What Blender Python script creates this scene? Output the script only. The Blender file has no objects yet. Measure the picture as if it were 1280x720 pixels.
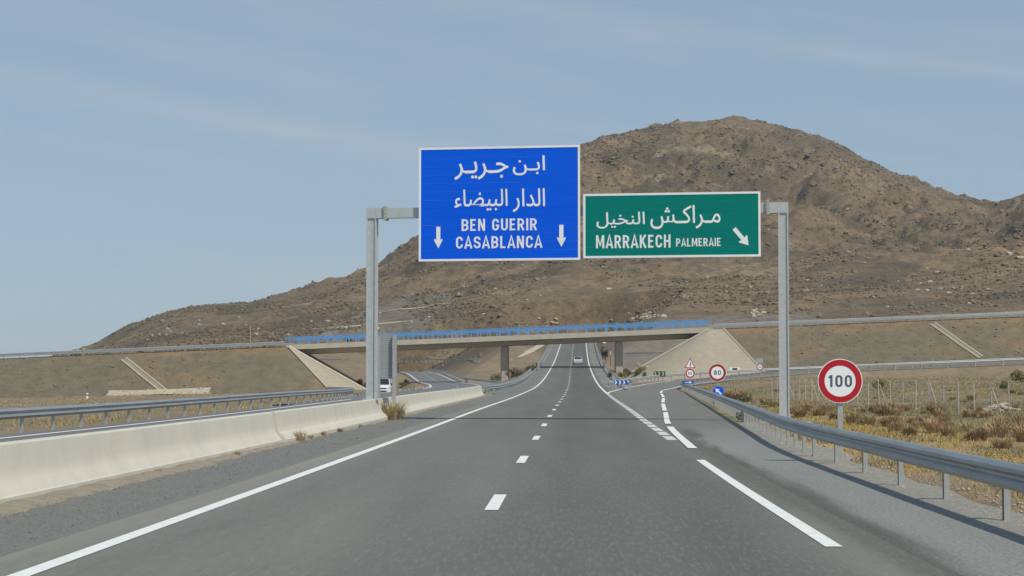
import bpy, bmesh, math, random
import numpy as np
from mathutils import Vector, Matrix

random.seed(7)
rng = np.random.default_rng(7)
SC = bpy.context.scene
COL = SC.collection

# ------------------------------------------------------------------ camera
FPX, VX, VY, EYE = 2300.0, 712.0, 475.0, 1.59      # focal length in photo pixels, vanishing point of the road, eye height
cam_d = bpy.data.cameras.new('camera')
cam = bpy.data.objects.new('camera', cam_d)
COL.objects.link(cam)
cam_d.sensor_width = 36.0
cam_d.lens = 36.0 * FPX / 1280.0
cam_d.clip_start = 0.1
cam_d.clip_end = 30000
YAW = math.atan((VX - 640) / FPX)
PITCH = math.atan((VY - 360) / FPX)
cam.location = (0, 0, EYE)
cam.rotation_euler = (math.pi / 2 + PITCH, 0, YAW)
SC.camera = cam
CAM_R = cam.rotation_euler.to_matrix()

# ------------------------------------------------------------------ sky, sun, exposure
SUN_TO = Vector((0.58, -0.55, 1.0)).normalized()      # towards the sun: behind the camera, to the right
SUN_EL = math.asin(SUN_TO.z)
SUN_AZ = math.atan2(SUN_TO.x, SUN_TO.y)                # clockwise from +Y
world = bpy.data.worlds.new('World')
SC.world = world
world.use_nodes = True
wn, wl = world.node_tree.nodes, world.node_tree.links
wn.clear()
w_out = wn.new('ShaderNodeOutputWorld')
w_bg = wn.new('ShaderNodeBackground')
w_bg.inputs['Strength'].default_value = 0.109
w_sky = wn.new('ShaderNodeTexSky')
w_sky.sky_type = 'NISHITA'
w_sky.sun_disc = False
w_sky.sun_elevation = SUN_EL
w_sky.sun_rotation = SUN_AZ
w_sky.altitude = 450
w_sky.air_density = 1.0
w_sky.dust_density = 0.7
w_sky.ozone_density = 1.3
# thin cirrus: two long faint streaks across the sky plus a little noise, all in sky directions
def wm(op, a, b=None):
    n = wn.new('ShaderNodeMath'); n.operation = op
    for i, q in enumerate((a, b)):
        if q is None: continue
        if isinstance(q, (int, float)): n.inputs[i].default_value = q
        else: wl.new(q, n.inputs[i])
    return n.outputs[0]
w_tc = wn.new('ShaderNodeTexCoord')
w_sep = wn.new('ShaderNodeSeparateXYZ')
wl.new(w_tc.outputs['Generated'], w_sep.inputs[0])
w_a = wm('ADD', w_sep.outputs['Z'], wm('MULTIPLY', w_sep.outputs['X'], 0.155))
w_cmb = wn.new('ShaderNodeCombineXYZ')
wl.new(wm('MULTIPLY', w_sep.outputs['X'], 2.2), w_cmb.inputs[0]); wl.new(w_sep.outputs['Y'], w_cmb.inputs[1]); wl.new(wm('MULTIPLY', w_a, 16.0), w_cmb.inputs[2])
w_no = wn.new('ShaderNodeTexNoise')
w_no.inputs['Scale'].default_value = 1.9
w_no.inputs['Detail'].default_value = 5
w_no.inputs['Roughness'].default_value = 0.55
w_no.inputs['Distortion'].default_value = 0.2
wl.new(w_cmb.outputs[0], w_no.inputs['Vector'])
def band(c, sig, amt):
    q = wm('DIVIDE', wm('SUBTRACT', wm('ADD', w_a, wm('MULTIPLY', wm('SUBTRACT', w_no.outputs['Fac'], .5), .018)), c), sig)
    return wm('MULTIPLY', wm('POWER', 2.718, wm('MULTIPLY', wm('MULTIPLY', q, q), -1.0)), amt)
w_soft = wn.new('ShaderNodeMapRange')
w_soft.interpolation_type = 'SMOOTHSTEP'
w_soft.inputs['From Min'].default_value = 0.45
w_soft.inputs['From Max'].default_value = 0.85
w_soft.inputs['To Max'].default_value = 0.30
wl.new(w_no.outputs['Fac'], w_soft.inputs['Value'])
w_var = wn.new('ShaderNodeMapRange')
w_var.inputs['From Min'].default_value = 0.3
w_var.inputs['From Max'].default_value = 0.7
w_var.inputs['To Min'].default_value = 0.25
wl.new(w_no.outputs['Fac'], w_var.inputs['Value'])
w_fac = wm('ADD', w_soft.outputs['Result'], wm('MULTIPLY', w_var.outputs['Result'], wm('ADD', band(.110, .0075, .44), band(.195, .0060, .28))))
w_mix = wn.new('ShaderNodeMix')
w_mix.data_type = 'RGBA'
w_mix.inputs['B'].default_value = (5.2, 5.2, 5.05, 1)
w_hs = wn.new('ShaderNodeHueSaturation')
w_hs.inputs['Saturation'].default_value = 0.80
wl.new(w_fac, w_mix.inputs['Factor'])
wl.new(w_sky.outputs['Color'], w_hs.inputs['Color'])
w_hz = wn.new('ShaderNodeMix')                     # even high haze that greys the blue over the whole dome
w_hz.data_type = 'RGBA'
w_hz.inputs['Factor'].default_value = 0.68
w_hz.inputs['B'].default_value = (2.45, 3.62, 4.90, 1)
wl.new(w_hs.outputs['Color'], w_hz.inputs['A'])
wl.new(w_hz.outputs['Result'], w_mix.inputs['A'])
wl.new(w_mix.outputs['Result'], w_bg.inputs['Color'])
wl.new(w_bg.outputs['Background'], w_out.inputs['Surface'])

sun_d = bpy.data.lights.new('sun', 'SUN')
sun_d.energy = 3.7
sun_d.angle = math.radians(0.55)
sun_d.color = (1.0, 0.945, 0.84)
sun = bpy.data.objects.new('sun', sun_d)
COL.objects.link(sun)
sun.rotation_euler = SUN_TO.to_track_quat('Z', 'Y').to_euler()

SC.view_settings.view_transform = 'Standard'
SC.view_settings.look = 'None'
SC.view_settings.exposure = 0.0
SC.view_settings.gamma = 1.0
SC.render.engine = 'CYCLES'
SC.cycles.use_denoising = True
SC.cycles.max_bounces = 6
HAZE = 0.00007

# ------------------------------------------------------------------ small maths
def smooth(a, b, x):
    t = np.clip((np.asarray(x, float) - a) / (b - a), 0, 1)
    return t * t * (3 - 2 * t)

class Pchip:
    def __init__(s, x, y):
        s.x = np.array(x, float); s.y = np.array(y, float)
        h = np.diff(s.x); d = np.diff(s.y) / h
        m = np.zeros(len(x)); m[0] = d[0]; m[-1] = d[-1]
        for i in range(1, len(x) - 1):
            if d[i - 1] * d[i] > 0:
                w1 = 2 * h[i] + h[i - 1]; w2 = h[i] + 2 * h[i - 1]
                m[i] = (w1 + w2) / (w1 / d[i - 1] + w2 / d[i])
        s.m = m
    def __call__(s, q):
        q = np.clip(np.asarray(q, float), s.x[0], s.x[-1])
        i = np.clip(np.searchsorted(s.x, q, side='right') - 1, 0, len(s.x) - 2)
        h = s.x[i + 1] - s.x[i]; t = (q - s.x[i]) / h
        return ((1 + 2 * t) * (1 - t) ** 2 * s.y[i] + t * (1 - t) ** 2 * h * s.m[i]
                + t * t * (3 - 2 * t) * s.y[i + 1] + t * t * (t - 1) * h * s.m[i + 1])

def ray(px, py):
    v = CAM_R @ Vector(((px - 640) / FPX, (360 - py) / FPX, -1.0))
    return v

def at(px, py, Y):                       # point on the pixel's ray at distance Y along the road
    v = ray(px, py)
    k = Y / v.y
    return Vector((v.x * k, Y, EYE + v.z * k))

def _hash(ix, iy, seed):
    h = (ix.astype(np.int64) * 374761393 + iy.astype(np.int64) * 668265263 + seed * 1442695041) & 0x7fffffff
    h = ((h ^ (h >> 13)) * 1274126177) & 0x7fffffff
    return ((h ^ (h >> 16)) & 0xffff) / 65535.0

def vnoise(x, y, seed=0):
    ix = np.floor(x); iy = np.floor(y)
    fx = x - ix; fy = y - iy
    fx = fx * fx * fx * (fx * (fx * 6 - 15) + 10); fy = fy * fy * fy * (fy * (fy * 6 - 15) + 10)
    a = _hash(ix, iy, seed); b = _hash(ix + 1, iy, seed)
    c = _hash(ix, iy + 1, seed); d = _hash(ix + 1, iy + 1, seed)
    return (a + (b - a) * fx) * (1 - fy) + (c + (d - c) * fx) * fy - 0.5

def fbm(x, y, oct=4, seed=0, gain=0.5):
    s = 0; a = 1.0
    for k in range(oct):
        s = s + a * vnoise(x, y, seed + k * 17)
        x, y = x * 1.93 + y * 0.41 + 7.3, y * 1.93 - x * 0.41 + 3.1
        a *= gain
    return s

# ------------------------------------------------------------------ road lines
MAIN_C = Pchip([-80, 0, 24, 46, 67, 80, 129, 150, 194, 350, 537, 620, 760],
               [-.98, -.98, -.98, -.91, -.84, -.77, -.53, -.42, -.21, .23, 1.2, 1.6, 2.2])
MAIN_Z = Pchip([-80, 0, 24, 46, 67, 80, 129, 150, 194, 350, 537, 620, 760],
               [-.02, -.01, 0, .055, .13, .19, .34, .45, .76, 4.33, 12.8, 16.4, 19.5])
OPP_C = Pchip([-80, 60, 130, 207, 270, 335, 454, 560, 700],
              [-12.1, -12.0, -11.9, -12.9, -17.0, -23.7, -37, -51, -72])
OPP_Z = Pchip([-80, 60, 130, 207, 270, 335, 454, 520, 700],
              [-.03, 0.02, .25, .62, .85, 1.2, 3.3, 3.9, 3.2])
# exit ramp, driven edges (X, Y, z)
RAMP_L = [(3.0, 46, .06), (3.05, 90, .21), (3.1, 150, .45), (4.7, 178, .64), (8.2, 208, 1.03), (11.3, 224, 1.36), (14, 240, 1.6),
          (20, 250, 2.0), (30, 258, 2.5), (45, 264, 3.15), (70, 267, 4.2), (115, 268, 6.1)]
RAMP_R = [(2.75, 41, .05), (3.12, 57, .10), (4.14, 80, .19), (5.2, 103, .27), (6.6, 130, .36), (8.6, 172, .55), (11.6, 199, .88),
          (15, 214, 1.2), (20, 229, 1.65), (27, 240, 2.2), (37, 249, 2.75), (52, 255, 3.35), (75, 258.5, 4.3), (115, 260, 6.1)]
RAIL_R = [(4.95, -30, -.02), (4.94, 20, 0), (4.96, 35, .03), (5.08, 42, .05), (5.44, 50.3, .08), (6.45, 72, .16), (7.75, 100, .26), (9.3, 134, .36),
          (10.85, 168, .50), (11.55, 190, .66), (13.4, 202, .9), (16.7, 213, 1.2), (21.5, 226, 1.65), (28.5, 237, 2.2), (38, 246, 2.75),
          (53, 252, 3.35), (76, 255.5, 4.3), (116, 257, 6.1)]
ENTRY_C = [(-15.6, 110, .16), (-17.5, 165, .10), (-20.3, 200, .02), (-25.5, 232, -.02), (-35, 262, -.1), (-55, 284, -.5), (-105, 298, -1.4)]
RAIL_L = [(-16.6, -20, -.05), (-16.6, 60, 0.0), (-16.9, 120, .16), (-19.3, 160, .10), (-23.2, 195, .02), (-27.4, 217, .0), (-31.0, 232, -.02)]

def resample(pts, step, closed=False):
    """smooth (Catmull-Rom) path through 3D points, sampled about every `step` metres"""
    P = np.array(pts, float)
    seg = np.linalg.norm(np.diff(P, axis=0), axis=1)
    s = np.concatenate([[0], np.cumsum(seg)])
    f = [Pchip(s, P[:, k]) for k in range(3)]
    n = max(2, int(round(s[-1] / step)) + 1)
    q = np.linspace(0, s[-1], n)
    return np.stack([g(q) for g in f], axis=1)

# overpass
OV_Y, OV_W = 335.0, 5.2
AB_L, AB_R = -50.5, 25.0               # abutment faces
def ov_z(X): return 9.70 + 0.040 * np.asarray(X, float) - 0.00001 * np.asarray(X, float) ** 2

# ------------------------------------------------------------------ terrain
K_PX = np.array([-900, -300, 0, 115, 160, 205, 250, 310, 370, 420, 460, 500, 525, 600, 660, 725, 760, 800, 850, 910, 945, 1000, 1040, 1062, 1085, 1120, 1180, 1235, 1280, 1400, 1700, 2300], float)
K_YR = np.array([476, 474, 466, 431, 405, 391, 381, 379, 366, 351, 343, 317, 299, 258, 224, 186, 172, 162, 155, 148, 150, 165, 178, 188, 205, 221, 244, 256, 250, 218, 170, 150], float)
K_RD = np.array([900, 900, 850, 820, 820, 830, 850, 880, 940, 1000, 1050, 1100, 1150, 1220, 1280, 1340, 1380, 1430, 1460, 1500, 1500, 1500, 1480, 1470, 1460, 1440, 1400, 1340, 1180, 1150, 1150, 1150], float)
K2_PX = np.array([-900, 0, 115, 200, 300, 420, 525, 640, 725, 800, 920, 1060, 1180, 1280, 1400, 2300], float)
K2_Y = np.array([476, 472, 440, 416, 408, 394, 380, 364, 350, 343, 338, 334, 328, 312, 285, 260], float)
K1_Y = np.array([476, 474, 462, 450, 444, 437, 430, 424, 416, 409, 405, 400, 396, 390, 385, 380], float)

def seg_field(X, Y, pts):
    """distance to a polyline and its height at the nearest point"""
    P = np.array(pts, float)
    best = np.full(X.shape, 1e9); bz = np.zeros(X.shape)
    for a, b in zip(P[:-1], P[1:]):
        dx, dy = b[0] - a[0], b[1] - a[1]
        L2 = dx * dx + dy * dy
        t = np.clip(((X - a[0]) * dx + (Y - a[1]) * dy) / L2, 0, 1)
        d = np.hypot(X - a[0] - t * dx, Y - a[1] - t * dy)
        m = d < best
        best = np.where(m, d, best); bz = np.where(m, a[2] + t * (b[2] - a[2]), bz)
    return best, bz

_rl, _rr = resample(RAMP_L, 6), resample(RAMP_R, 6)
_n = min(len(_rl), len(_rr))
RAMP_MID = [tuple((_rl[int(i * (len(_rl) - 1) / 27)] + _rr[int(i * (len(_rr) - 1) / 27)]) / 2) for i in range(28)]
RAIL_R_S = resample(RAIL_R, 6)
ENTRY_S = resample(ENTRY_C, 8)

def terrain(X, Y, corridors=True):
    X = np.asarray(X, float); Y = np.asarray(Y, float)
    Yc = np.maximum(Y, 60.0)
    px = VX + FPX * X / Yc
    base = (np.where(X < -30, np.maximum(0.027 * (X + 30), -3.2), 0) * smooth(30, 190, Y)
            + 1.7 * smooth(80, 230, Y) * smooth(7, 22, X) + 0.10 * smooth(6, 18, X) * (Y < 400)
            + 0.02 * np.maximum(X - 40, 0) * smooth(100, 300, Y))
    base = base + 0.35 * fbm(X / 14, Y / 14, 3, 5) * (smooth(5.5, 14, X) + smooth(-17, -30, X)) + 0.10 * fbm(X / 2.2, Y / 2.2, 2, 9) * (smooth(5.2, 8, X) + smooth(-17, -22, X))
    yr = np.interp(px, K_PX, K_YR); rd = np.interp(px, K_PX, K_RD)
    y2 = np.interp(px, K2_PX, K2_Y); y1 = np.interp(px, K2_PX, K1_Y)
    t1 = np.clip((Y - 430) / 270, 0, 1)
    t2 = np.clip((Y - 700) / np.maximum(rd - 700, 60), 0, 1)
    e2 = t2 * (0.45 + 1.1 * t2 - 0.55 * t2 * t2)
    yi = y1 + (y2 - y1) * t1
    yi = yi + (yr - yi) * e2
    back = smooth(0, 1, (Y - rd) / (rd * 0.9))
    yi = yi + (474 - yi) * np.where(Y > rd, back, 0)
    far = EYE + (VY - yi) / FPX * np.maximum(Y, 1)
    amp = smooth(430, 850, Y) * np.clip(far / 90, 0.12, 1.0)
    nearridge = 1 - 0.90 * np.exp(-((Y - rd) / 90.0) ** 2)
    gul = -np.abs(fbm(X / 85 + 0.15 * Y / 85, Y / 260, 4, 31)) * 15 + 3
    rough = fbm(X / 60, Y / 60, 5, 3, .55) * 13 + fbm(X / 12, Y / 12, 3, 12, .6) * 7.0
    crag = np.maximum(fbm(X / 28, Y / 28, 4, 77, .6) - .12, 0) * 16
    far = far + amp * nearridge * (gul + rough) + amp * (crag * 0.35 + fbm(X / 8, Y / 8, 2, 21) * 2.0)
    far = far + (1 - amp) * fbm(X / 25, Y / 25, 4, 8) * 1.6 * smooth(380, 450, Y)
    w = smooth(348, 430, Y)
    z = base * (1 - w) + far * w
    if not corridors:
        return z
    # carriageways are cut into or raised above the land, with side slopes
    c, zr = MAIN_C(Y), MAIN_Z(Y)
    d = np.where(X > c, X - c - 6.3, c - X - 6.9)
    d = np.maximum(d, 0) + 4 * np.maximum(Y - 600, 0)
    z = np.clip(z, zr - .10 - .45 * d, zr - .10 + .5 * d)
    c, zr = OPP_C(Y), OPP_Z(Y)
    d = np.maximum(np.abs(X - c) - 5.2, 0) + 4 * np.maximum(Y - 560, 0)
    z = np.clip(z, zr - .10 - .5 * d, zr - .10 + .5 * d)
    m = (Y > 30) & (Y < 330) & (X > -130) & (X < 150)
    if m.any():
        xs, ys = X[m], Y[m]
        d, zr = seg_field(xs, ys, RAMP_MID)
        d = np.maximum(d - 6.0, 0) + 40 * (ys < 150)
        z[m] = np.clip(z[m], zr - .12 - .45 * d, zr - .12 + .45 * d)
        d, zr = seg_field(xs, ys, RAIL_R_S)
        d = np.maximum(d - 0.9, 0)
        z[m] = np.clip(z[m], zr - .05 - .35 * d, zr - .05 + .45 * d)
        d, zr = seg_field(xs, ys, ENTRY_S)
        d = np.maximum(d - 4.2, 0)
        z[m] = np.clip(z[m], zr - .10 - .45 * d, zr - .10 + .45 * d)
    # overpass embankments
    for xa, xb in ((-400, AB_L), (AB_R, 400)):
        dx = np.maximum(np.maximum(xa - X, X - xb), 0)
        dy = np.maximum(np.abs(Y - OV_Y) - (OV_W + .8), 0)
        d = np.hypot(dx, dy)
        ze = ov_z(np.clip(X, xa, xb)) - .14 - .56 * d + 0.08 * fbm(X / 3, Y / 3, 2, 41) * np.clip(d, 0, 1)
        z = np.where(Y < 420, np.maximum(z, ze), z)
    return z

def ground_z(x, y):
    return float(terrain(np.array([x]), np.array([y]))[0])

def hit(px, py, y0=14.0, y1=1700.0):
    """where the ray through a photo pixel meets the land"""
    v = ray(px, py)
    Y = np.geomspace(y0, y1, 5000)
    k = Y / v.y
    X = v.x * k; Z = EYE + v.z * k
    g = terrain(X, Y)
    below = np.nonzero(Z < g)[0]
    i = below[0] if len(below) else len(Y) - 1
    return Vector((X[i], Y[i], g[i]))

# ------------------------------------------------------------------ materials
MATS = {}
def mat(name, col, rough=0.7, metal=0.0, var=0.0, scale=3.0, detail=4, bump=0.0, bscale=None, stretch=None, col2=None, spec=0.4, attr=False, spots=None, rand=0.0):
    m = bpy.data.materials.new(name); MATS[name] = m
    m.use_nodes = True
    n, l = m.node_tree.nodes, m.node_tree.links
    b = n['Principled BSDF']
    b.inputs['Roughness'].default_value = rough
    b.inputs['Metallic'].default_value = metal
    b.inputs['Specular IOR Level'].default_value = spec
    b.inputs['Base Color'].default_value = (*col, 1)
    tc = n.new('ShaderNodeTexCoord'); vec = tc.outputs['Object']
    if stretch:
        mp = n.new('ShaderNodeMapping'); mp.inputs['Scale'].default_value = stretch
        l.new(vec, mp.inputs['Vector']); vec = mp.outputs['Vector']
    src = None
    if attr:
        a = n.new('ShaderNodeAttribute'); a.attribute_name = 'tint'; src = a.outputs['Color']
    if var > 0 or col2:
        no = n.new('ShaderNodeTexNoise'); no.inputs['Scale'].default_value = scale; no.inputs['Detail'].default_value = detail
        no.inputs['Roughness'].default_value = 0.6
        l.new(vec, no.inputs['Vector'])
        if col2:
            mx = n.new('ShaderNodeMix'); mx.data_type = 'RGBA'
            rr = n.new('ShaderNodeMapRange'); rr.inputs['From Min'].default_value = .35; rr.inputs['From Max'].default_value = .65
            l.new(no.outputs['Fac'], rr.inputs['Value']); l.new(rr.outputs['Result'], mx.inputs['Factor'])
            mx.inputs['A'].default_value = (*col, 1); mx.inputs['B'].default_value = (*col2, 1)
            src = mx.outputs['Result']
        if var > 0:
            rr = n.new('ShaderNodeMapRange'); rr.inputs['From Min'].default_value = .25; rr.inputs['From Max'].default_value = .75
            rr.inputs['To Min'].default_value = 1 - var; rr.inputs['To Max'].default_value = 1 + var
            l.new(no.outputs['Fac'], rr.inputs['Value'])
            mu = n.new('ShaderNodeMix'); mu.data_type = 'RGBA'; mu.blend_type = 'MULTIPLY'; mu.inputs['Factor'].default_value = 1
            mu.clamp_result = False
            if src is not None: l.new(src, mu.inputs['A'])
            else: mu.inputs['A'].default_value = (*col, 1)
            l.new(rr.outputs['Result'], mu.inputs['B']); src = mu.outputs['Result']
    if rand > 0:
        oi = n.new('ShaderNodeObjectInfo')
        rr = n.new('ShaderNodeMapRange'); rr.inputs['To Min'].default_value = 1 - rand; rr.inputs['To Max'].default_value = 1 + rand
        l.new(oi.outputs['Random'], rr.inputs['Value'])
        mu = n.new('ShaderNodeMix'); mu.data_type = 'RGBA'; mu.blend_type = 'MULTIPLY'; mu.inputs['Factor'].default_value = 1
        if src is not None: l.new(src, mu.inputs['A'])
        else: mu.inputs['A'].default_value = (*col, 1)
        l.new(rr.outputs['Result'], mu.inputs['B']); src = mu.outputs['Result']
    if spots:
        for (sc, lo, hi, c, amt) in spots:
            n2 = n.new('ShaderNodeTexNoise'); n2.inputs['Scale'].default_value = sc; n2.inputs['Detail'].default_value = 5; n2.inputs['Roughness'].default_value = .65
            l.new(vec, n2.inputs['Vector'])
            r2 = n.new('ShaderNodeMapRange'); r2.inputs['From Min'].default_value = lo; r2.inputs['From Max'].default_value = hi; r2.inputs['To Max'].default_value = amt
            l.new(n2.outputs['Fac'], r2.inputs['Value'])
            m2 = n.new('ShaderNodeMix'); m2.data_type = 'RGBA'; m2.inputs['B'].default_value = (*c, 1)
            l.new(r2.outputs['Result'], m2.inputs['Factor'])
            if src is not None: l.new(src, m2.inputs['A'])
            else: m2.inputs['A'].default_value = (*col, 1)
            src = m2.outputs['Result']
    if src is not None: l.new(src, b.inputs['Base Color'])
    if bump > 0:
        nb = n.new('ShaderNodeTexNoise'); nb.inputs['Scale'].default_value = bscale or scale; nb.inputs['Detail'].default_value = 6
        nb.inputs['Roughness'].default_value = .65
        l.new(vec, nb.inputs['Vector'])
        bp = n.new('ShaderNodeBump'); bp.inputs['Strength'].default_value = 1.0; bp.inputs['Distance'].default_value = bump
        l.new(nb.outputs['Fac'], bp.inputs['Height']); l.new(bp.outputs['Normal'], b.inputs['Normal'])
    return m

mat('asphalt', (.155, .160, .142), .85, attr=True, var=.12, scale=.9, bump=.004, bscale=60, stretch=(1.0, .10, 1.0),
    spots=[(24, .50, .68, (.21, .21, .19), .45), (15, .54, .70, (.085, .087, .078), .35), (2.2, .58, .76, (.09, .09, .082), .35)])
mat('asphalt_worn', (.205, .208, .190), .9, attr=True, var=.38, scale=24, bump=.010, bscale=45, spots=[(30, .56, .72, (.30, .30, .28), .4), (17, .58, .72, (.10, .098, .09), .4)], stretch=(1, .6, 1))
mat('asphalt_far', (.145, .145, .148), .85, var=.10, scale=.6, stretch=(1, .1, 1))
mat('paint', (.72, .72, .69), .6, var=.10, scale=5, spots=[(9, .60, .72, (.42, .42, .40), .55)])
mat('paint_old', (.58, .58, .55), .7, var=.18, scale=5, spots=[(7, .52, .66, (.26, .26, .25), .7)])
mat('gravel_dark', (.158, .160, .148), .95, var=.40, scale=30, bump=.012, bscale=34, spots=[(1.1, .5, .7, (.20, .185, .155), .6)])
mat('gravel_pale', (.30, .285, .245), .95, var=.35, scale=12, bump=.05, bscale=22)
mat('dirt', (.255, .222, .168), .95, var=.22, scale=2.5, bump=.04, bscale=9, spots=[(3.0, .55, .7, (.22, .18, .125), .7)])
mat('concrete', (.505, .485, .415), .85, var=.07, scale=1.2, bump=.006, bscale=18,
    spots=[(.8, .54, .75, (.43, .40, .34), .45), (.35, .5, .7, (.60, .545, .45), .5)])
mat('concrete_streak', (.51, .485, .41), .85, var=.10, scale=1.5, stretch=(1, 2.2, .22), bump=.006, bscale=18,
    spots=[(2.4, .58, .78, (.36, .335, .285), .55)])
mat('concrete_pave', (.345, .30, .225), .9, var=.12, scale=.9, bump=.01, bscale=8, spots=[(.25, .5, .72, (.33, .29, .22), .5)])
mat('concrete_pier', (.42, .39, .33), .88, var=.12, scale=1.3)
mat('deck_fascia', (.46, .42, .34), .85, var=.12, scale=.6)
mat('drain_line', (.40, .35, .27), .9, var=.15, scale=.4)
mat('apron', (.40, .345, .25), .92, var=.25, scale=1.5, bump=.05, bscale=3)
mat('kerb', (.50, .44, .34), .85, var=.12, scale=2)
mat('galvanised', (.50, .525, .52), .5, .2, var=.10, scale=6, bump=.0006, bscale=30)
mat('galv_rail', (.37, .385, .39), .42, .6, var=.18, scale=1.7, stretch=(1, .35, 4), spots=[(1.3, .55, .75, (.22, .215, .21), .5)])
mat('galv_post', (.44, .45, .43), .55, .4, var=.12, scale=8)
mat('galv_far', (.40, .42, .41), .5, .35, var=.08, scale=2)
mat('sign_back', (.40, .42, .43), .5, .3, var=.08, scale=6)
mat('sign_blue', (.001, .112, .80), .55, spec=.12, var=.07, scale=1.3, stretch=(.3, 1, 6))
mat('sign_green', (.0, .205, .168), .55, spec=.12, var=.08, scale=1.3, stretch=(.3, 1, 6))
mat('sign_white', (.86, .88, .88), .45, var=.04, scale=3)
mat('sign_red', (.47, .012, .022), .4, var=.06, scale=6)
mat('sign_red_dull', (.36, .03, .03), .5, var=.06, scale=6)
mat('sign_grey', (.085, .105, .14), .5)
mat('sign_blue_dull', (.03, .11, .38), .5)
mat('sign_black', (.035, .045, .07), .5)
mat('sign_yellow', (.55, .50, .22), .5)
mat('sign_dark_green', (.03, .07, .045), .5)
mat('rail_blue', (.09, .30, .64), .45, var=.10, scale=2)
mat('bolt_steel', (.55, .53, .46), .4, .6)
mat('dark_gap', (.05, .055, .06), .7)
mat('ground', (.2, .17, .12), .95, attr=True, var=.26, scale=.55, detail=8, bump=.10, bscale=1.6,
    spots=[(.16, .53, .68, (.13, .115, .085), .45), (1.3, .60, .72, (.10, .085, .06), .5), (2.4, .64, .74, (.36, .31, .23), .45)])
mat('hill', (.15, .12, .09), .95, attr=True, var=.30, scale=.35, detail=9, bump=.6, bscale=.25,
    spots=[(.05, .50, .66, (.085, .066, .042), .50), (.17, .51, .62, (.070, .056, .036), .50), (.42, .53, .62, (.060, .050, .032), .55), (1.0, .54, .64, (.065, .053, .035), .55), (.30, .60, .70, (.27, .20, .125), .5)])
mat('rock_dark', (.115, .095, .072), .95, var=.3, scale=.6, rand=.3)
mat('rock_mid', (.20, .150, .095), .95, var=.3, scale=.8, rand=.3)
mat('rock_pale', (.43, .37, .285), .95, var=.2, scale=1.5, rand=.15)
mat('stone_dark', (.19, .19, .18), .95, var=.4, scale=9)
mat('stone', (.27, .25, .215), .95, var=.35, scale=9)
mat('shrub_dark', (.088, .074, .047), .95, var=.3, scale=1.0)
mat('shrub_dry', (.36, .255, .15), .95, var=.35, scale=7, rand=.25)
mat('shrub_straw', (.40, .31, .175), .95, var=.3, scale=7, rand=.2)
mat('shrub_green', (.16, .155, .075), .95, var=.3, scale=5, rand=.25)
mat('shrub_pine', (.022, .045, .025), .95, var=.3, scale=5)
mat('grass_green', (.165, .17, .06), .95, var=.35, scale=1.6)
mat('grass_straw', (.38, .28, .115), .95, var=.3, scale=1.6)
mat('flower_yellow', (.55, .36, .03), .8, var=.2, scale=8)
mat('bark', (.12, .09, .06), .95)
mat('car_white', (.72, .73, .74), .3, 0, spec=.5)
mat('car_silver', (.55, .57, .58), .3, .3)
mat('car_glass', (.02, .025, .03), .08, 0, spec=.7)
mat('tyre', (.02, .02, .02), .85)
mat('rim', (.35, .36, .37), .35, .7)
mat('plastic_black', (.03, .03, .032), .6)
mat('lamp_red', (.40, .015, .015), .3)
mat('lamp_clear', (.62, .64, .66), .15)
mat('plate_white', (.7, .7, .68), .5)
mat('fence_post', (.44, .42, .36), .8, var=.12, scale=6, rand=.15)
mat('wire', (.42, .42, .40), .5, .5)

# ------------------------------------------------------------------ mesh helpers
def tag(o, label=None, cat=None, group=None, kind=None):
    if label: o['label'] = label
    if cat: o['category'] = cat
    if group: o['group'] = group
    if kind: o['kind'] = kind
    return o

def link(o, parent=None):
    COL.objects.link(o)
    if parent is not None: o.parent = parent
    return o

def empty(name, loc=(0, 0, 0), rz=0.0, **k):
    o = bpy.data.objects.new(name, None)
    o.empty_display_size = .3
    o.location = loc; o.rotation_euler = (0, 0, rz)
    COL.objects.link(o)
    return tag(o, **k)

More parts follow.
